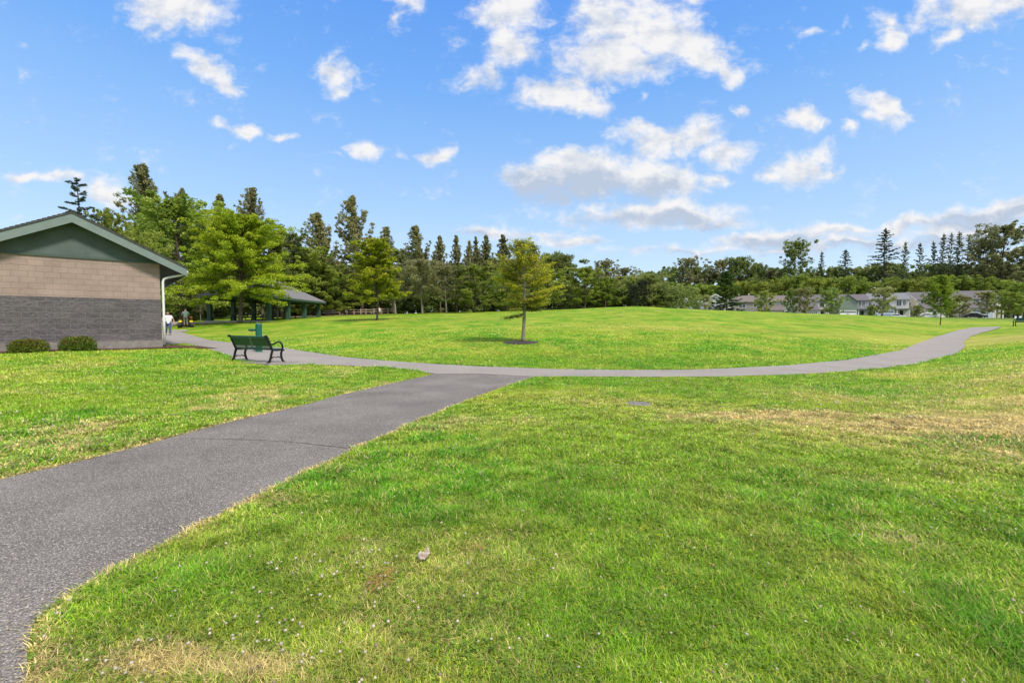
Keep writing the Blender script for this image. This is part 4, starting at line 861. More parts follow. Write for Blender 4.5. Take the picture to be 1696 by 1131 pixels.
# ------------------------------------------------------------------ bench
M_bgreen = mat('bench_green', (.016, .075, .050), .42, spec=.4, noise=.15, nscale=12)
M_bblack = mat('cast_black', (.008, .008, .009), .55, spec=.25, noise=.3, nscale=30, vary=(.02, .02, .021))
def bench(loc, rz, label):
    root = empty('park_bench', loc, rz, label, 'bench'); HL = .88
    def strip(prof, th, x0, x1):   # polyline in (y,z) with thickness th extruded along x
        m = MB(); Pn = [Vector((p[0], p[1])) for p in prof]; Lf, Rt = [], []
        for i, p in enumerate(Pn):
            d = (Pn[min(i+1, len(Pn)-1)]-Pn[max(i-1, 0)]).normalized(); nn = Vector((-d.y, d.x)); t = th[i] if isinstance(th, (list, tuple)) else th
            Lf.append(p+nn*t/2); Rt.append(p-nn*t/2)
        for i in range(len(Pn)-1):
            q = [Lf[i], Lf[i+1], Rt[i+1], Rt[i]]; vs = [(x, a.x, a.y) for x in (x0, x1) for a in q]
            m.add(vs, [(0, 1, 2, 3), (7, 6, 5, 4), (0, 4, 5, 1), (1, 5, 6, 2), (2, 6, 7, 3), (3, 7, 4, 0)])
        return m
    def sm(pts, n=6):  # catmull-rom
        out = []; Pq = [Vector(p) for p in pts]; Pq = [Pq[0]*2-Pq[1]]+Pq+[Pq[-1]*2-Pq[-2]]
        for i in range(1, len(Pq)-2):
            for k in range(n):
                t = k/n; a, b, c, d = Pq[i-1:i+3]; out.append(.5*((2*b)+(c-a)*t+(2*a-5*b+4*c-d)*t*t+(3*b-a-3*c+d)*t**3))
        return out+[Pq[-2]]
    back = sm([(-.10, .40), (-.15, .50), (-.20, .62), (-.255, .75), (-.30, .835), (-.345, .85), (-.365, .815)])
    rear = sm([(-.27, 0), (-.215, .06), (-.17, .18), (-.14, .30), (-.10, .42)])
    front = sm([(.30, 0), (.255, .05), (.215, .16), (.205, .28), (.245, .385), (.262, .42)])
    arm = sm([(-.185, .60), (-.13, .585), (-.04, .60), (.06, .645), (.16, .645), (.235, .58), (.262, .50), (.25, .43), (.285, .385), (.31, .40)])
    for s in (-1, 1):
        x0, x1 = s*HL-.027, s*HL+.027
        fr = MB()
        for prof, th in ((rear, .062), (back, .058), (arm, .046), ([(-.12, .405), (.05, .385), (.27, .405)], .05)):
            q = strip(prof, th, x0, x1); fr.add(q.v, q.f)
        q = strip(front, .058, x0, x1); fr.add(q.v, q.f)
        ef = fr.build('end_frame', M_bblack, root, bevel=.006)
        q = strip(sm([(-.19, .12), (-.12, .15), (-.07, .185), (0, .165), (.05, .165), (.10, .185), (.16, .15), (.225, .13)], 4), .026, s*HL-.012, s*HL+.012); q.build('stretcher', M_bblack, ef)
        
        for yy in (-.27, .30): ft = MB(); ft.box(s*HL-.035, s*HL+.035, yy-.04, yy+.04, 0, .02); ft.build('foot', M_bblack, ef)
    # centre divider
    c = MB(); q = strip(sm([(.25, .405), (.05, .375), (-.10, .41), (-.17, .55), (-.235, .70), (-.30, .83)]), .03, -.014, .014); q.build('centre_strap', M_bgreen, root)
    # top rail, bottom rail, seat front rail
    for nm, y, z, rr in (('top_rail', -.295, .83, .026), ('back_rail', -.105, .44, .017), ('seat_rail', .265, .415, .022)):
        m = MB(); m.tube([(-HL+.03, y, z), (HL-.03, y, z)], rr, 12); m.build(nm, M_bgreen, root, smooth=True)
    m = MB(); m.box(-HL+.03, HL-.03, -.315, -.27, .775, .84); m.build('top_band', M_bgreen, root, bevel=.005)
    bs, ss = MB(), MB(); bp = [(-.262, .775), (-.215, .655), (-.165, .535), (-.125, .455), (-.095, .42)]; sp = [(-.095, .42), (.0, .392), (.12, .388), (.235, .41), (.262, .405), (.268, .385)]
    n = 17
    for hlf in (-1, 1):
        for i in range(n):
            x = hlf*(.045+(HL-.09)*(i+.5)/n); q = strip(bp[:3], .006, x-.0222, x+.0222); bs.add(q.v, q.f); q = strip(bp[2:], .006, x-.013, x+.013); bs.add(q.v, q.f); q = strip(sp, .006, x-.0155, x+.0155); ss.add(q.v, q.f)
    bs.build('backrest', M_bgreen, root); ss.build('seat', M_bgreen, root)
    return root
bl = (-9.0, 15.35); br_ = (-7.55, 14.78)
b1 = gp(386, 597.6); b2 = gp(441.5, 604.3); mid = ((b1[0]+b2[0])/2, (b1[1]+b2[1])/2); byaw = math.atan2(b2[1]-b1[1], b2[0]-b1[0])
nx, ny = -math.sin(byaw), math.cos(byaw); print('bench span', math.hypot(b2[0]-b1[0], b2[1]-b1[1]), math.degrees(byaw))
bx, by = mid[0]+nx*.27, mid[1]+ny*.27
BENCH = (bx, by)
bench((bx, by, Hs(bx, by)+.03), byaw, 'green metal bench with black cast arms seen from behind beside the path')
q = gp(1697, 541); bench((q[0]+.25, q[1], Hs(q[0], q[1])), 1.9, 'distant dark bench on the dry grass cut by the right edge of the view')
pd = MB(); pd.box(-1.0, 1.1, -.40, .75, -.12, .030); pd.build('bench_pad', M_loop, None, loc=(bx, by, Hs(bx, by)), rot=byaw); tag(bpy.data.objects['bench_pad'], 'thin paved pad under the green bench', kind='structure')
# ------------------------------------------------------------------ drinking fountain
M_fgreen = mat('fountain_green', (.010, .115, .075), .4, noise=.12, nscale=9); M_steel = mat('steel', (.6, .6, .6), .25, metal=1)
def fountain():
    X, Y = xof(428.6, 18.6), 18.6; z = Hs(X, Y); h = zof(536, 18.6)-z; root = empty('drinking_fountain', (X, Y, z), -.25, 'green pedestal drinking fountain with a lower side bowl behind the bench', 'drinking fountain')
    m = MB(); m.lathe([(.16, -.03), (.16, .02), (.118, .03), (.118, h-.03), (.108, h-.01), (.09, h)], 24); m.build('pedestal', M_fgreen, root, smooth=False)
    m = MB(); m.lathe([(.085, h), (.085, h+.012), (.06, h+.012), (.03, h+.006)], 20); u = m.build('upper_bowl', M_steel, root)
    m = MB(); m.tube([(-.08, 0, h-.005), (-.08, 0, h+.06), (-.065, 0, h+.075)], .014, 8); m.build('bubbler', M_steel, u)
    za = h-.26; m = MB(); m.tube([(-.1, 0, za), (-.22, 0, za), (-.3, 0, za)], .045, 14); m.build('arm', M_fgreen, root, smooth=True)
    m = MB(); m.lathe([(.04, -.06), (.10, -.045), (.115, .0), (.115, .04), (.10, .04), (.06, .015), (.0, .01)], 20, Matrix.Translation((-.36, 0, za))); lb = m.build('lower_bowl', M_fgreen, root)
    m = MB(); m.tube([(-.34, 0, za+.02), (-.34, 0, za+.07), (-.355, 0, za+.085)], .012, 8); m.build('bubbler', M_steel, lb)
    m = MB(); m.box(-.122, -.116, -.03, .03, h-.12, h-.06); m.build('push_button', M_steel, root)
fountain()
# ------------------------------------------------------------------ cover and litter
def cover():
    z = Hs(*COVER); root = empty('utility_cover', (COVER[0], COVER[1], z), .1, 'flat grey round utility cover sunk into the grass', 'utility cover')
    m = MB(); m.lathe([(.24, -.05), (.24, .004), (.225, .012), (.225, .004), (0, .004)], 28); m.build('rim', mat('cover_rim', (.22, .20, .18), .9, noise=.5, nscale=20), root)
    m = MB(); m.lathe([(.215, .0), (.215, .010), (0, .012)], 28)
    for k in range(6): a = k*math.pi/3; m.box(.10*math.cos(a)-.02, .10*math.cos(a)+.02, .10*math.sin(a)-.008, .10*math.sin(a)+.008, .0115, .016)
    m.build('lid', mat('cover_grey', (.26, .24, .21), .8, noise=.5, nscale=20), root)
cover()
def litter():
    p = gp(703, 931); r = np.random.default_rng(4); n = 9; V = []
    for i in range(n):
        for j in range(n): V.append(((i/(n-1)-.5)*.07, (j/(n-1)-.5)*.04, .022+.016*math.sin(i*1.1+j*.7)+r.uniform(-.006, .006)+.018*(i/(n-1)-.5)+.014*abs(math.sin(j*1.4))))
    Fc = [(i*n+j, (i+1)*n+j, (i+1)*n+j+1, i*n+j+1) for i in range(n-1) for j in range(n-1)]
    m = mat('crumpled_paper', (.62, .54, .47), .9, noise=.8, nscale=30, vary=(.20, .11, .09)); o = nobj('crumpled_paper', npmesh('crumpled_paper', V, Fc, m)); o.location = (p[0], p[1], Hs(*p)+.022); o.rotation_euler = (.35, -.2, .5)
    tag(o, 'small crumpled scrap of pale paper lying in the foreground grass', 'paper scrap'); md = o.modifiers.new('s', 'SOLIDIFY'); md.thickness = .002
litter()
def stalks():
    r = np.random.default_rng(8); m = MB()
    for (px, py, n, sp) in ((622, 965, 16, .05), (615, 985, 14, .05), (560, 905, 6, .04), (770, 915, 5, .06)):
        cx, cy = gp(px, py)
        for i in range(n):
            a = r.normal(.6, .5); x = cx+r.normal(0, sp*.6); y = cy+r.normal(0, sp*.5); l = r.uniform(.04, .13); z = Hs(x, y)+.045
            m.tube([(x, y, z-.01), (x+l*.5*math.cos(a), y+l*.5*math.sin(a), z+.018), (x+l*math.cos(a), y+l*math.sin(a), z)], .0016, 4, cap=False)
    o = m.build('dead_stalks', mat('dead_stalk', (.36, .19, .07), .9, noise=.4, nscale=20)); tag(o, 'orange-brown dead grass stalks matted in the foreground lawn', 'dead grass', kind='stuff')
stalks()
def clippings():
    r = np.random.default_rng(18); n = 0; V = []; Fc = []
    for P_ in (RA, LA):
        Q = resample(P_[2:], 900); Q = Q[np.hypot(Q[:, 0], Q[:, 1]) < 9]
        for i in r.integers(0, len(Q), 420):
            sgn = -1 if P_ is RA else 1; o = abs(r.normal(0, .09)); x = Q[i, 0]+sgn*o+r.normal(0, .01); y = Q[i, 1]+r.normal(0, .03); a = r.uniform(0, 6.28); l = r.uniform(.012, .04); w = .0014; z = Hs(x, y)+.012+.0003*math.hypot(x, y)
            c, s_ = math.cos(a), math.sin(a); b = len(V); V += [(x-s_*w, y+c*w, z), (x+s_*w, y-c*w, z), (x+c*l+s_*w, y+s_*l-c*w, z+.004), (x+c*l-s_*w, y+s_*l+c*w, z+.004)]; Fc.append((b, b+1, b+2, b+3))
    o = nobj('grass_clippings', npmesh('grass_clippings', V, Fc, mat('straw', (.45, .38, .20), .9, noise=.4, nscale=30))); tag(o, 'dry grass clippings strewn along the edges of the dark footpath', 'grass clippings', kind='stuff')
clippings()
# ------------------------------------------------------------------ picnic shelter, tables, fence
M_post = mat('post_green', (.038, .085, .060), .6, noise=.2, nscale=4); M_eave = mat('eave_green', (.05, .10, .075), .6)
M_shroof = shingle_mat('shelter_shingle', (.20, .19, .20), (.14, .135, .14)); M_table = mat('table_grey', (.11, .10, .095), .8, noise=.4, nscale=10); M_tabred = mat('table_brown', (.14, .07, .05), .8, noise=.4, nscale=10)
def shelter():
    XL, XR, Y0, Y1 = -34.8, -28.0, 52.5, 66.0; cx, cy = (XL+XR)/2, (Y0+Y1)/2; zf = max(Hs(XR, Y0), Hs(XL, Y0))+.05; ze = 4.55
    root = empty('picnic_shelter', (cx, cy, zf), 0, 'open picnic shelter with hipped grey roof on square dark green posts', 'picnic shelter')
    hx, hy = (XR-XL)/2, (Y1-Y0)/2
    MB().box(-hx-.5, hx+.5, -hy-.4, hy+.5, -1.0, .0).build('floor_slab', M_conc, root)
    for sx in (-1, 1):
        for k in range(4):
            y = -hy+2*hy*k/3; x = sx*hx; gz = Hs(cx+x, cy+y)-zf
            m = MB(); m.box(x-.22, x+.22, y-.22, y+.22, -.0, ze-zf-.1); m.box(x-.28, x+.28, y-.28, y+.28, 0, .18); m.build('post', M_post, root, bevel=.01)
    e = ze-zf; ox, oy = hx+.75, hy+.95; t = .16; rz = 7.05-zf; ry = hy-4.0
    rf = MB(); ins = 0
    vs = [(-ox, -oy, e), (ox, -oy, e), (ox, oy, e), (-ox, oy, e), (0, -ry, rz), (0, ry, rz), (-ox, -oy, e-.05), (ox, -oy, e-.05), (ox, oy, e-.05), (-ox, oy, e-.05), (0, -ry, rz-.06), (0, ry, rz-.06)]
    rf.add(vs, [(0, 1, 4), (1, 2, 5, 4), (2, 3, 5), (3, 0, 4, 5), (7, 6, 10), (8, 7, 10, 11), (9, 8, 11), (6, 9, 11, 10), (0, 6, 7, 1), (1, 7, 8, 2), (2, 8, 9, 3), (3, 9, 6, 0)])
    roof = rf.build('roof', M_shroof, root)
    b = MB(); 
    for (x0, x1, y0, y1) in ((-ox+.03, ox-.03, -oy+.02, -oy+.07), (-ox+.03, ox-.03, oy-.07, oy-.02), (-ox+.02, -ox+.07, -oy+.08, oy-.08), (ox-.07, ox-.02, -oy+.08, oy-.08)): b.box(x0, x1, y0, y1, e-.26, e-.055)
    b.build('fascia', M_eave, roof)
    b = MB(); 
    for sx in (-1, 1): b.box(sx*hx-.1, sx*hx+.1, -hy, hy, e-.42, e-.12)
    for k in range(4): y = -hy+2*hy*k/3; b.box(-hx+.11, hx-.11, y-.08, y+.08, e-.40, e-.14)
    b.build('beam', M_post, root)
    return zf
ZF = shelter()
def picnic_table(x, y, z, rz, label, mt, first=[None]):
    root = empty('picnic_table', (x, y, z), rz, label, 'picnic table')
    MB().box(-.95, .95, -.38, .38, .72, .77).build('table_top', mt, root, bevel=.01)
    for s in (-1, 1): MB().box(-.95, .95, s*.72-.13, s*.72+.13, .42, .46).build('seat', mt, root, bevel=.01)
    for s in (-1, 1):
        m = MB(); x0 = s*.62; m.box(x0-.05, x0+.05, -.74, .74, .36, .415)
        for d in (-1, 1): m.tube([(x0, d*.62, 0), (x0, d*.22, .72)], .05, 6)
        m.build('leg_frame', M_black, root)
picnic_table(-33.6, 56.0, ZF, .2, 'grey picnic table under the left part of the shelter', M_table)
picnic_table(-30.2, 54.4, ZF, .1, 'dark grey picnic table near the middle front post of the shelter', M_table)
picnic_table(-29.9, 61.5, ZF, .4, 'reddish brown picnic table between the right shelter posts', M_tabred)
q = gp(545, 524.5, 100); picnic_table(xof(545, 72), 72, Hs(xof(545, 72), 72), .3, 'grey picnic table in the open between the shelter and the rail fence', M_table)
def grill_post():
    x, y = -29.6, 57.6; root = empty('utility_post', (x, y, ZF), 0, 'pale grey post with a box near its top inside the shelter', 'post')
    MB().tube([(0, 0, 0), (0, 0, 2.35)], .07, 10).build('post', mat('grey_green_metal', (.22, .27, .25), .6), root, smooth=True)
    MB().box(-.16, .16, -.1, .1, 1.75, 2.15).build('meter_box', mat('box_grey', (.30, .33, .31), .6), root, bevel=.01)
grill_post()
M_fence = mat('weathered_wood', (.42, .34, .24), .85, noise=.35, nscale=6)
def fence(name_pts, label):
    root = empty('rail_fence', (name_pts[0][0], name_pts[0][1], 0), 0, label, 'fence'); o = name_pts[0]
    for i, (x, y) in enumerate(name_pts):
        z = Hs(x, y); MB().box(x-o[0]-.08, x-o[0]+.08, y-o[1]-.08, y-o[1]+.08, z-.2, z+1.02).build('post', M_fence, root)
        if i:
            a = name_pts[i-1]; za = Hs(*a)
            for h in (.48, .86): m = MB(); m.tube([(a[0]-o[0], a[1]-o[1]-.02, za+h), ((a[0]+x)/2-o[0], (a[1]+y)/2-o[1]-.02, (za+z)/2+h-.03), (x-o[0], y-o[1]-.02, z+h)], .075, 6); m.build('rail', M_fence, root)
fence([(xof(px, Y), Y) for px, Y in zip([338, 362, 386, 410, 434, 458, 482, 505, 524, 540], [72, 72.5, 73, 73.5, 74, 74.5, 75, 75.5, 75.8, 76])], 'two-rail wooden fence behind the picnic shelter')
fence([(xof(px, Y), Y) for px, Y in zip([540.8, 551.5, 563, 575, 587, 598, 606], [76, 76.3, 76.6, 77, 77.5, 78, 78.4])], 'two-rail wooden fence running right from the shelter to the young maple')
fence([(xof(px, Y), Y) for px, Y in zip([606.8, 620, 632, 643, 654], [78.4, 79, 79.6, 80.2, 80.8])], 'low end of the wooden fence right of the young maple trunk')
MB2 = np.array([(xof(470, 78), 78), (xof(470, 73.5), 73.5), (xof(560, 74), 74), (xof(640, 78), 78), (xof(655, 83), 83), (xof(560, 82), 82)])
sheet('fence_mulch', MB2, M_mulch, .06, 'reddish mulch bank under the rail fence', .5, .05)
MB3 = np.array([(xof(478, 70.3), 70.3), (xof(530, 68.9), 68.9), (xof(590, 71.5), 71.5), (xof(615, 75), 75), (xof(612, 76.2), 76.2), (xof(585, 73.3), 73.3), (xof(530, 71), 71), (xof(478, 72.2), 72.2)])
sheet('shelter_path', MB3, M_loop, .07, 'narrow pale path between shelter and rail fence', .3, 0)
MB4 = np.array([(xof(425, 72.2), 72.2), (xof(470, 71.5), 71.5), (xof(480, 74.6), 74.6), (xof(430, 74.6), 74.6)]); sheet('shelter_mulch', MB4, M_mulch, .06, 'reddish mulch behind the shelter posts', .4, .05)
# ------------------------------------------------------------------ houses
M_glass = mat('window_glass', (.035, .045, .055), .08, spec=.8); M_trimw = mat('house_trim', (.78, .78, .76), .5); M_dark = mat('dark_opening', (.05, .045, .045), .9)
def siding(name, c):
    m = bpy.data.materials.new(name); m.use_nodes = True; nt = m.node_tree; b = nt.nodes['Principled BSDF']; b.inputs['Roughness'].default_value = .75
    tc = N(nt, 'ShaderNodeTexCoord'); sp = N(nt, 'ShaderNodeSeparateXYZ'); L(nt, tc, sp, 3, 0); f = mth(nt, 'FRACT', mth(nt, 'MULTIPLY', sp.outputs[2], 5.5))
    n = N(nt, 'ShaderNodeTexNoise'); n.inputs['Scale'].default_value = 1.5; L(nt, tc, n, 3, 0)
    mx = N(nt, 'ShaderNodeMix', data_type='RGBA'); L(nt, n, mx); mx.inputs[6].default_value = (*[v*.88 for v in c], 1); mx.inputs[7].default_value = (*[min(1, v*1.1) for v in c], 1); nt.links.new(mx.outputs[2], b.inputs[0])
    bp = N(nt, 'ShaderNodeBump'); bp.inputs['Distance'].default_value = .03; nt.links.new(f, bp.inputs['Height']); L(nt, bp, b, 0, b.inputs.find('Normal')); return m
M_rp = shingle_mat('roof_mauve_grey', (.15, .14, .15), (.11, .10, .11)); M_rb = shingle_mat('roof_brown', (.19, .16, .15), (.15, .125, .115)); M_rg = shingle_mat('roof_grey', (.21, .215, .23), (.16, .165, .18))
def gable(mb, x0, x1, y0, y1, z, rise, axis, oh=.35, th=.15):
    """roof slabs; ridge along axis 'x' or 'y'"""
    if axis == 'x':
        ym = (y0+y1)/2; h = (y1-y0)/2
        for s in (-1, 1):
            ye = ym+s*(h+oh); zb = z-rise*oh/h; M = Matrix(((0, 1, 0, 0), (1, 0, 0, 0), (0, 0, 1, 0), (0, 0, 0, 1)))
            mb.prism([(ym, z+rise), (ye, zb), (ye, zb-th), (ym, z+rise-th)], x0-oh, x1+oh, M)
    else:
        xm = (x0+x1)/2; h = (x1-x0)/2
        for s in (-1, 1):
            xe = xm+s*(h+oh); zb = z-rise*oh/h; mb.prism([(xm, z+rise), (xe, zb), (xe, zb-th), (xm, z+rise-th)], y0-oh, y1+oh)
def house(px, Y, rz, label, W=9, D=9, hw=5.2, rise=2.0, axis='x', wall=None, upper=None, roof=None, gar=None, garc=None, groof='shed', wins=(), porch=None, sidewin=(), chim=False, zb=None, group=None, sx=1):
    """local: front faces -y; px = photo column of the front centre"""
    X = xof(px, Y); z = (zb if zb is not None else Hs(X, Y)); root = empty('house', (X, Y, z), rz, label, 'house', group); root.scale = (sx, 1, 1)
    x0, x1 = -W/2, W/2; m = MB(); m.box(x0, x1, 0, D, -1, hw); m.build('wall', wall, root)
    g = MB()
    if axis == 'x':
        Mx = Matrix(((0, 1, 0, 0), (1, 0, 0, 0), (0, 0, 1, 0), (0, 0, 0, 1)))
        for a in (x0+.01, x1-.16): g.prism([(.01, hw), (D-.01, hw), (D/2, hw+rise-.16)], a, a+.15, Mx)
    else:
        for a in (.01, D-.16): g.prism([(x0+.01, hw), (x1-.01, hw), (0, hw+rise-.16)], a, a+.15)
    g.build('gable_wall', upper or wall, root)
    r = MB(); gable(r, x0, x1, 0, D, hw, rise, axis); rf = r.build('roof', roof, root)
    bb = MB()
    if axis == 'x':
        Mx = Matrix(((0, 1, 0, 0), (1, 0, 0, 0), (0, 0, 1, 0), (0, 0, 0, 1)))
        for a in (x0-.39, x1+.355):
            for s in (-1, 1): ye = D/2+s*(D/2+.35); zz = hw-rise*.35/(D/2); bb.prism([(D/2, hw+rise-.02), (ye, zz-.02), (ye, zz-.3), (D/2, hw+rise-.3)], a, a+.035, Mx)
    else:
        for s in (-1, 1): xe = s*(W/2+.35); zz = hw-rise*.35/(W/2); bb.prism([(0, hw+rise-.02), (xe, zz-.02), (xe, zz-.3), (0, hw+rise-.3)], -.39, -.355)
    bb.build('bargeboard', M_trimw, rf)
    if chim:
        for cx in (-1.8, 1.6): m = MB(); m.tube([(cx, D*.6, hw+rise*.6), (cx, D*.6, hw+rise+.7)], .16, 8); m.build('vent_pipe', M_trimw, rf)
    def window(cx, cz, w, h, y=0, shutters=False, side=None):
        M = Matrix.Translation((cx, y, cz)) if side is None else Matrix.Translation((side*W/2, cx, cz)) @ Matrix.Rotation(R(90*side), 4, 'Z')
        f = MB(); t = .1
        f.box(-w/2-t, w/2+t, -.05, -.003, h/2, h/2+t, M); f.box(-w/2-t, w/2+t, -.07, -.003, -h/2-t, -h/2, M)
        for s in (-1, 1): f.box(min(s*w/2, s*(w/2+t)), max(s*w/2, s*(w/2+t)), -.05, -.003, -h/2, h/2, M)
        f.box(-.03, .03, -.045, -.003, -h/2, h/2, M); fo = f.build('window', M_trimw, root)
        p = MB(); p.box(-w/2, w/2, -.02, -.004, -h/2, h/2, M); p.build('pane', M_glass, fo)
    for wn in wins: window(*wn[:4], y=wn[4] if len(wn) > 4 else 0)
    for (sd, cy_, cz, w, h) in sidewin: window(cy_, cz, w, h, side=sd)
    if gar:
        gx0, gx1, gd, gh = gar; m = MB(); m.box(gx0, gx1, -gd, -.002, -1, gh); gw = m.build('garage_wall', upper or wall, root)
        rr = MB()
        if groof == 'gable':
            gable(rr, gx0, gx1, -gd, -.4, gh, (gx1-gx0)*.33, 'y', .3); q = MB(); q.prism([(gx0+.01, gh), (gx1-.01, gh), ((gx0+gx1)/2, gh+(gx1-gx0)*.33-.15)], -gd+.01, -gd+.15); q.build('gable_wall', upper or wall, root)
        else:
            vs = [(gx0-.3, -gd-.4, gh-.05), (gx1+.3, -gd-.4, gh-.05), (gx1+.3, 0.0, gh+1.5), (gx0-.3, 0.0, gh+1.5)]; vs += [(a, b, c-.14) for a, b, c in vs]
            rr.add(vs, [(0, 1, 2, 3), (7, 6, 5, 4), (0, 4, 5, 1), (1, 5, 6, 2), (2, 6, 7, 3), (3, 7, 4, 0)])
        rr.build('garage_roof', roof if groof != 'green' else roof, root)
        cxg = (gx0+gx1)/2; dw = min(4.9, (gx1-gx0)-.8); d = MB(); d.box(cxg-dw/2, cxg+dw/2, -gd-.04, -gd-.003, 0, 2.2)
        for k in range(1, 4): d.box(cxg-dw/2+.02, cxg+dw/2-.02, -gd-.052, -gd-.041, .55*k-.02, .55*k+.02)
        dr = d.build('garage_door', garc or M_trimw, root)
        wv = MB(); nw = 7
        for k in range(nw): a = cxg-dw/2+dw*(k+.14)/nw; wv.box(a, a+dw/nw*.72, -gd-.07, -gd-.042, 1.76, 2.06)
        wv.build('door_window', M_glass, dr)
        f = MB(); 
        for s in (-1, 1): f.box(cxg+s*(dw/2+.1)-.09, cxg+s*(dw/2+.1)+.09, -gd-.06, -gd-.004, 0, 2.2)
        f.box(cxg-dw/2-.19, cxg+dw/2+.19, -gd-.06, -gd-.004, 2.21, 2.4); f.build('door_trim', M_trimw, root)
    if porch:
        px0, px1, pdp = porch; m = MB(); m.box(px0-.2, px1+.2, -pdp-.2, -.003, 2.55, 2.8); m.build('porch_roof', roof, root)
        for a in (px0+.15, px1-.15): MB().box(a-.14, a+.14, -pdp+.0, -pdp+.28, -.4, 2.55).build('porch_post', M_trimw, root)
        MB().box((px0+px1)/2-.5, (px0+px1)/2+.5, -.06, -.004, .1, 2.2).build('front_door', M_dark, root)
    return root
s_ = siding
W_cream = s_('siding_cream', (.72, .67, .56)); W_blue = s_('siding_pale_blue', (.60, .61, .60)); W_brown = s_('siding_brown_grey', (.32, .29, .27)); W_beige = s_('siding_beige', (.62, .585, .52))
W_gb = s_('siding_grey_blue', (.47, .48, .50)); W_gn = s_('siding_grey_green', (.27, .33, .27)); W_white = s_('siding_white', (.74, .72, .68)); W_lgn = s_('siding_soft_green', (.45, .51, .42)); M_gblue = mat('garage_blue', (.48, .55, .66), .5)
HZ = 2.55
def aim(px, k=.72): return -k*math.atan((px-CX)/F)
house(1128, 132, aim(1128), 'small grey roofed house, leftmost of the far houses, partly behind the crest', W=9, D=8, hw=4.8, rise=1.6, wall=W_gb, upper=W_gb, roof=M_rg, wins=[(1.0, 4.0, 1.6, 1.5), (-1.6, 4.0, 1.0, 1.2)], sidewin=[(-1, 4, 4, 1, 1.2)], zb=HZ)
house(1184, 128, aim(1184), 'pale gabled house mostly hidden by the conical dark green tree', W=8, D=9, hw=5.0, rise=2.2, axis='y', wall=W_white, roof=M_rg, wins=[(0, 4.1, 1.6, 1.4)], gar=(-3.5, 2, 1.5, 2.8), zb=HZ)
house(1238, 134, aim(1240, .5), 'brown-grey house with a reddish roof and one white framed window', W=9.4, D=8, hw=5.4, rise=1.9, wall=W_brown, roof=M_rb, wins=[(-1.9, 4.2, 2.2, 1.5), (2.2, 4.2, .8, 1.2)], chim=True, zb=HZ, sx=0.82)
house(1281, 132, aim(1285), 'pale blue house with a cream lower gable over its garage', W=9.5, D=9, hw=5.3, rise=1.9, wall=W_blue, upper=W_blue, roof=M_rb, gar=(-3.4, 2.6, 1.6, 2.75), garc=W_cream, wins=[(-.8, 4.3, 1.5, 1.4)], zb=HZ, sx=0.85)
house(1347, 132, aim(1346, .45), 'beige house with a mauve-grey roof between street trees', W=10, D=9, hw=5.4, rise=1.9, wall=W_beige, roof=M_rp, gar=(-4.8, .8, 1.8, 2.7), wins=[(2.8, 4.3, 1.6, 1.3), (-2, 4.4, 1.4, 1.2)], porch=(1.3, 4.6, 1.4), sidewin=[(1, 4, 4, .9, 1.2)], zb=HZ+.1, sx=0.72)
house(1411, 130, aim(1413, .6), 'grey-blue house with a green shingled front gable and white trim', W=9.8, D=9, hw=5.4, rise=1.8, wall=W_gb, upper=W_gn, roof=M_rp, gar=(-4.9, .9, 1.6, 5.0), groof='gable', wins=[(2.2, 4.3, .8, 1.5), (3.3, 4.3, .8, 1.5)], porch=(1.2, 4.7, 1.5), zb=HZ+.2, sx=0.76)
house(1473, 128, aim(1478, .6), 'pale house with blue garage and a small balcony porch, left of the cream house', W=10.5, D=9, hw=5.5, rise=1.9, wall=W_white, upper=W_lgn, roof=M_rg, gar=(-5.0, .8, 1.6, 2.8), groof='gable', garc=M_gblue, wins=[(2.4, 4.3, 1.3, 1.5), (3.9, 4.3, .7, 1.3), (-2, 4.4, 1.6, 1.3)], porch=(1.3, 5.0, 1.5), zb=HZ+.25, sx=0.8)
house(1541, 127, aim(1535, .3), 'cream gabled house with a mauve-grey roof and a white garage door', W=8.6, D=9, hw=5.4, rise=2.2, wall=W_cream, upper=W_cream, roof=M_rp, gar=(-3.4, 2.6, 2.4, 2.75), wins=[(-2.4, 4.6, 1.5, 1.0), (2.6, 4.4, 1.0, 1.3)], sidewin=[(-1, 3.2, 4, .8, 1.3), (-1, 6.5, 1.6, .8, 1.3)], porch=(2.7, 4.2, 1.4), zb=HZ+.3, sx=0.8)
house(1620, 124, aim(1610, .34), 'long cream house with a dark roof and a light blue garage door, rightmost house', W=11, D=8.6, hw=5.4, rise=2.3, wall=W_cream, upper=W_cream, roof=M_rp, gar=(-3.4, 3.0, 1.8, 2.75), garc=M_gblue, wins=[(-.6, 4.4, .8, 1.5), (.9, 4.4, .8, 1.5), (3.9, 4.4, .9, 1.3)], sidewin=[(-1, 3.2, 4, .9, 1.3), (-1, 5.8, 4, .9, 1.3)], porch=(3.1, 5.3, 1.4), zb=HZ+.35, sx=0.86)
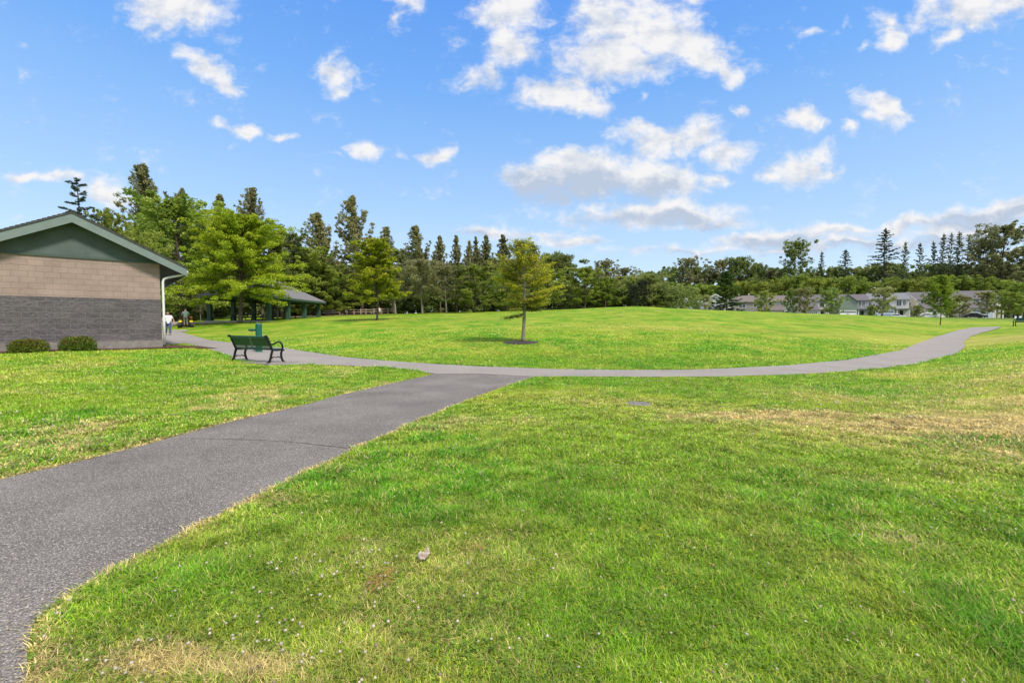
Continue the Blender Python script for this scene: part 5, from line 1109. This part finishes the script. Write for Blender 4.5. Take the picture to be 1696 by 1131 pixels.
# ------------------------------------------------------------------ parked vehicles
def car(px, Y, rz, label, col, top='suv', zb=None):
    X = xof(px, Y); root = empty('parked_car', (X, Y, zb-.3), rz, label, 'car'); paint = mat('car_paint', col, .25, spec=.6)
    if top == 'suv': body = [(-2.3, .35), (-2.3, .95), (-2.2, 1.05), (-2.1, 1.62), (-1.9, 1.72), (.5, 1.74), (.75, 1.66), (1.3, 1.1), (2.15, .98), (2.3, .8), (2.3, .35)]; gl = [(-1.95, 1.1), (-1.85, 1.6), (.5, 1.62), (1.05, 1.12)]
    else: body = [(-2.25, .35), (-2.28, .85), (-2.1, 1.0), (-1.5, 1.04), (-1.0, 1.40), (-.6, 1.46), (.2, 1.46), (.5, 1.38), (1.15, 1.0), (2.1, .85), (2.28, .65), (2.28, .35)]; gl = [(-1.35, 1.04), (-.95, 1.34), (.3, 1.38), (.95, 1.03)]
    m = MB(); m.prism(body, -.88, .88); b = m.build('body', paint, root, bevel=.06)
    m = MB(); m.prism(gl, -.892, .892); m.build('window', M_glass, root)
    for wx in (-1.4, 1.4):
        for s in (-1, 1):
            w = MB(); w.tube([(wx, s*.68, .34), (wx, s*.90, .34)], .34, 18); o = w.build('wheel', M_black, root); w = MB(); w.tube([(wx, s*.90, .34), (wx, s*.915, .34)], .19, 14); w.build('rim', M_steel, o)
    for s in (-1, 1):
        m = MB(); m.box(2.2, 2.31, s*.7-.15, s*.7+.15, .7, .85); m.build('headlight', M_trimw, root)
        m = MB(); m.box(-2.33, -2.24, s*.75-.08, s*.75+.08, .85, 1.05); m.build('tail_light', mat('tail_red', (.3, .02, .02), .3), root)
car(1393, 121, aim(1393)+1.4, 'white van-like car before the grey-blue house, left one of two', (.78, .78, .78), 'suv', HZ-.0)
car(1410, 121, aim(1410)+1.5, 'white pickup-height car before the grey-blue garage, right one of two', (.80, .80, .80), 'suv', HZ)
car(1481, 119, aim(1481)+.3, 'silver white car at the porch of the pale house', (.62, .64, .68), 'sedan', HZ+.25)
car(1466, 120, aim(1466)+1.5, 'light blue-grey car under the yellowish street tree', (.30, .36, .45), 'suv', HZ+.1)
car(1533, 118, aim(1533)+.2, 'white sedan parked before the white garage door', (.82, .82, .82), 'sedan', HZ+.35)
car(1612, 116, aim(1612)+.15, 'dark car with a bright windscreen before the blue garage', (.03, .03, .035), 'sedan', HZ+.4)
# ------------------------------------------------------------------ people
M_skin = mat('skin', (.42, .24, .17), .55); M_hair = mat('hair', (.03, .022, .018), .8); M_tee = mat('white_tee', (.72, .71, .74), .85); M_jean = mat('jeans', (.075, .11, .19), .9, noise=.3, nscale=20)
M_hood = mat('hoodie', (.16, .22, .19), .9, noise=.2, nscale=10); M_khaki = mat('khaki', (.20, .185, .13), .9, noise=.2, nscale=12); M_cap = mat('cap', (.03, .04, .035), .8)
def skin_obj(name, J, E, mt, parent, root=0, sub=1):
    """J: list of (pos, rx, ry)"""
    me = bpy.data.meshes.new(name); me.from_pydata([j[0] for j in J], E, []); o = bpy.data.objects.new(name+'_t', me); C.objects.link(o)
    md = o.modifiers.new('k', 'SKIN'); md.use_smooth_shade = True; sb = o.modifiers.new('s', 'SUBSURF'); sb.levels = sb.render_levels = sub
    for i, j in enumerate(J): me.skin_vertices[0].data[i].radius = (j[1], j[2]); me.skin_vertices[0].data[i].use_root = (i == root)
    dg = bpy.context.evaluated_depsgraph_get(); dg.update(); nm = bpy.data.meshes.new_from_object(o.evaluated_get(dg)); bpy.data.objects.remove(o); nm.name = name
    nm.materials.clear(); nm.materials.append(mt); r = bpy.data.objects.new(name, nm); link(r, parent); return r
def lerp(a, b, t): return tuple(a[i]+(b[i]-a[i])*t for i in range(3))
def person(loc, rz, label, pose, stout=1.0, top=M_tee, pants=M_jean, sleeve='short', hat=False, scale=1, skin=M_skin, shoe=M_black):
    """local frame: faces +y.  pose: dict of joints"""
    root = empty('person', loc, rz, label, 'person'); root.scale = (scale,)*3
    k = stout; pel = pose['pelvis']; ch = pose['chest']; nk = pose['neck']; hd = pose['head']
    J = [(pel, .15*k, .12*k), (lerp(pel, ch, .5), .145*k, .115*k), (ch, .165*k, .12*k), (nk, .06, .06), (lerp(nk, hd, .4), .066, .07), (hd, .104, .118), (lerp(nk, hd, 1.55), .085, .10)]
    E = [(0, 1), (1, 2), (2, 3), (3, 4), (4, 5), (5, 6)]
    f = pose.get('face', (0, 1, 0)); J.append(((hd[0]+f[0]*.105, hd[1]+f[1]*.105, hd[2]-.01), .026, .03)); E.append((5, 7))
    arms = []
    for s in ('l', 'r'):
        sh, el, wr = pose['sh_'+s], pose['el_'+s], pose['wr_'+s]; b = len(J); J += [(sh, .062, .062), (el, .043, .043), (wr, .028, .028)]; E += [(2, b), (b, b+1), (b+1, b+2)]
        d = Vector(wr)-Vector(el); d.normalize(); pm = tuple(Vector(wr)+d*.06); J.append((pm, .038, .022)); E.append((b+2, b+3)); side = d.cross(Vector((0, 0, 1))); side = side.normalized() if side.length > .2 else Vector((0, 1, 0)); 
        # fingers rooted in the palm
        for q in range(4):
            o = side*(q-1.5)*.019; c = len(J); l = (.075, .085, .08, .062)[q]; p1 = Vector(pm)+d*.03+o; bend = Vector((0, 0, -.012)) if abs(d.z) < .7 else side.cross(d)*.015
            J += [(tuple(p1), .009, .009), (tuple(p1+d*l*.5+bend*.4), .008, .008), (tuple(p1+d*l*.9+bend*1.6), .006, .006)]; E += [(b+3, c), (c, c+1), (c+1, c+2)]
        c = len(J); tp = Vector(wr)+d*.03+side*.035; J += [(tuple(tp), .011, .011), (tuple(tp+d*.04+side*.02), .009, .009)]; E += [(b+2, c), (c, c+1)]; arms.append((sh, el, wr))
    for s in ('l', 'r'):
        hp, kn, an, to = pose['hp_'+s], pose['kn_'+s], pose['an_'+s], pose['to_'+s]; b = len(J); J += [(hp, .095*k, .095*k), (kn, .06, .06), (an, .038, .038), (to, .035, .025)]; E += [(0, b), (b, b+1), (b+1, b+2), (b+2, b+3)]
    body = skin_obj('body', J, E, skin, root)
    # clothes : skins a little larger, same joints
    g = .022; T = [(lerp(pel, ch, -.16), .17*k+g, .145*k+g), (lerp(pel, ch, .45), .155*k+g, .13*k+g), (ch, .172*k+g, .125*k+g), (lerp(ch, nk, .75), .085, .08)]; TE = [(0, 1), (1, 2), (2, 3)]
    for sh, el, wr in arms:
        b = len(T); e1 = lerp(sh, el, .75) if sleeve == 'short' else el; T += [(sh, .075+g*.6, .075+g*.6), (e1, .058+g*.5, .058+g*.5)]; TE += [(2, b), (b, b+1)]
        if sleeve != 'short': T.append((lerp(el, wr, .92), .045, .045)); TE.append((b+1, b+2))
    skin_obj('shirt' if sleeve == 'short' else 'hoodie', T, TE, top, root, 1)
    Q = [(lerp(pel, ch, -.10), .125*k, .12*k)]; QE = []
    for s in ('l', 'r'):
        b = len(Q); Q += [(pose['hp_'+s], .105*k+g*.5, .105*k+g*.5), (pose['kn_'+s], .078, .08), (lerp(pose['kn_'+s], pose['an_'+s], .93), .062, .066)]; QE += [(0, b), (b, b+1), (b+1, b+2)]
    skin_obj('trousers', Q, QE, pants, root)
    for s in ('l', 'r'):
        a, t = pose['an_'+s], pose['to_'+s]; low = (a[0], a[1]-.02, a[2]-.03); skin_obj('shoe', [(lerp(low, t, -.25), .045, .04), (lerp(low, t, .5), .05, .042), (lerp(low, t, 1.1), .042, .03)], [(0, 1), (1, 2)], shoe, root)
    hx = hd
    if hat:
        m = MB(); m.lathe([(.105, 0), (.108, .05), (.085, .10), (.04, .125), (0, .13)], 16, Matrix.Translation((hx[0], hx[1], hx[2]+.05))); cp = m.build('cap', M_cap, root, smooth=True)
        m = MB(); m.box(-.07, .07, .08, .19, 0, .012, Matrix.Translation((hx[0], hx[1], hx[2]+.055))); m.build('peak', M_cap, cp)
        m = MB(); m.tube([(hx[0]-.09, hx[1]-.09, nk[2]-.0), (hx[0], hx[1]-.13, nk[2]-.05), (hx[0]+.09, hx[1]-.09, nk[2]-.0)], .05, 10); m.build('hood', M_hood, root, smooth=True)
    else:
        skin_obj('hair', [((hx[0], hx[1]-f[1]*.03, hx[2]+.075), .10, .105), ((hx[0], hx[1]-f[1]*.065, hx[2]+.01), .09, .07)], [(0, 1)], M_hair, root)
    e = MB()
    for s in (-1, 1): e.lathe([(0, -.012), (.011, 0), (0, .012)], 8, Matrix.Translation((hx[0]+s*.032, hx[1]+f[1]*.083, hx[2]+.012)))
    e.build('eyes', M_black, body)
    m = MB(); m.box(-.025, .025, -.004, .004, -.005, .005, Matrix.Translation((hx[0], hx[1]+f[1]*.088, hx[2]-.052))); m.build('mouth', mat('lips', (.30, .12, .10), .6), body)
    er = MB()
    for s in (-1, 1): er.lathe([(0, -.03), (.016, -.015), (.018, .015), (0, .03)], 8, Matrix.Translation((hx[0]+s*.088, hx[1]-.005, hx[2])))
    er.build('ears', skin, body)
    return root
walk = dict(pelvis=(0, 0, .92), chest=(0, .02, 1.30), neck=(0, .02, 1.47), head=(0, .05, 1.61), sh_l=(-.20, 0, 1.38), el_l=(-.33, -.10, 1.14), wr_l=(-.38, .02, .92), sh_r=(.20, 0, 1.38), el_r=(.33, .1, 1.14), wr_r=(.30, .28, .98),
            hp_l=(-.10, 0, .88), kn_l=(-.11, .16, .50), an_l=(-.10, .20, .09), to_l=(-.11, .34, .05), hp_r=(.10, 0, .88), kn_r=(.11, -.02, .48), an_r=(.11, -.26, .14), to_r=(.11, -.16, .05))
q = gp(281, 555.5); person((xof(278.5, q[1]), q[1], Hs(xof(278.5, q[1]), q[1])), R(180)+.75, 'stout person in a white t-shirt and blue jeans walking past the building corner', walk, stout=1.32)
stand = dict(pelvis=(0, 0, .95), chest=(0, .05, 1.32), neck=(0, .07, 1.48), head=(0, .12, 1.60), sh_l=(-.19, .03, 1.38), el_l=(-.30, .06, 1.12), wr_l=(-.26, .34, 1.08), sh_r=(.19, .03, 1.38), el_r=(.30, .06, 1.12), wr_r=(.26, .34, 1.08),
            hp_l=(-.10, 0, .90), kn_l=(-.11, .03, .50), an_l=(-.12, -.02, .09), to_l=(-.13, .13, .05), hp_r=(.10, 0, .90), kn_r=(.11, .03, .50), an_r=(.12, -.02, .09), to_r=(.13, .13, .05))
q = gp(308, 543); mX, mY = xof(308, q[1]), q[1]; mz = Hs(mX, mY); mrz = R(33); print('mower at', mX, mY, mz)
person((mX, mY, mz+.16), mrz, 'person in a grey-green hoodie and dark cap standing on the mower, seen from behind', stand, stout=1.08, top=M_hood, pants=M_khaki, sleeve='long', hat=True)
def mower():
    root = empty('mower', (mX, mY, mz), mrz, 'stand-on lawn mower with black wheels and yellow rear covers on the grass', 'lawn mower'); My = mat('mower_yellow', (.75, .60, .02), .4); Mr = mat('mower_dark', (.03, .03, .03), .5); Mo = mat('mower_orange', (.35, .09, .03), .5)
    MB().box(-.28, .28, -.22, .18, .10, .155).build('platform', Mr, root, bevel=.01)
    MB().box(-.42, .42, .2, .95, .25, .62).build('chassis', Mr, root, bevel=.03)
    MB().box(-.25, .25, .35, .85, .62, .95).build('engine', Mr, root, bevel=.04)
    for s in (-1, 1): m = MB(); m.box(s*.44-.13, s*.44+.13, .06, .34, .52, .74); m.build('yellow_cover', My, root, bevel=.03)
    m = MB(); m.lathe([(0, -.14), (.13, -.1), (.15, 0), (.12, .12), (0, .16)], 14, Matrix.Translation((.42, .45, 1.0))); m.build('fuel_tank', Mo, root, smooth=True)
    m = MB(); m.tube([(-.35, .25, .6), (-.35, .3, 1.05), (-.22, .32, 1.1), (.22, .32, 1.1), (.35, .3, 1.05), (.35, .25, .6)], .025, 8); m.build('handlebar', Mr, root, smooth=True)
    for s in (-1, 1):
        w = MB(); w.tube([(s*.38, .1, .26), (s*.66, .1, .26)], .26, 20); o = w.build('wheel', M_black, root, bevel=.02); w = MB(); w.tube([(s*.655, .1, .26), (s*.67, .1, .26)], .13, 14); w.build('rim', My, o)
        w = MB(); w.tube([(s*.36, 1.25, .13), (s*.50, 1.25, .13)], .13, 14); w.build('caster_wheel', M_black, root)
    m = MB(); m.box(-.66, .66, .75, 1.2, .12, .26); m.build('mower_deck', Mr, root, bevel=.03)
mower()
# seated figure by the far end of the fence
sit = dict(pelvis=(0, 0, .50), chest=(0, .03, .88), neck=(0, .03, 1.04), head=(0, .06, 1.18), sh_l=(-.18, 0, .95), el_l=(-.24, .08, .70), wr_l=(-.15, .32, .62), sh_r=(.18, 0, .95), el_r=(.24, .08, .70), wr_r=(.15, .32, .62),
            hp_l=(-.09, .05, .48), kn_l=(-.11, .44, .50), an_l=(-.11, .46, .09), to_l=(-.11, .62, .05), hp_r=(.09, .05, .48), kn_r=(.11, .44, .50), an_r=(.11, .46, .09), to_r=(.11, .62, .05))
fx, fy = xof(629, 75), 75.0; person((fx, fy, Hs(fx, fy)), 1.3, 'seated person in a pale top behind the young maple trunk', sit, top=mat('pale_top', (.62, .56, .62), .9), pants=M_khaki)
mb = MB(); mb.box(-.4, .4, -.32, .2, .36, .42)
for a in (-.32, .32):
    for b in (-.26, .14): mb.box(a-.03, a+.03, b-.03, b+.03, -.05, .36)
st = mb.build('stool', M_fence, None, loc=(fx, fy, Hs(fx, fy)), rot=1.3); tag(st, 'low wooden seat under the seated person by the fence', 'stool')
print('DONE', len(bpy.data.objects))
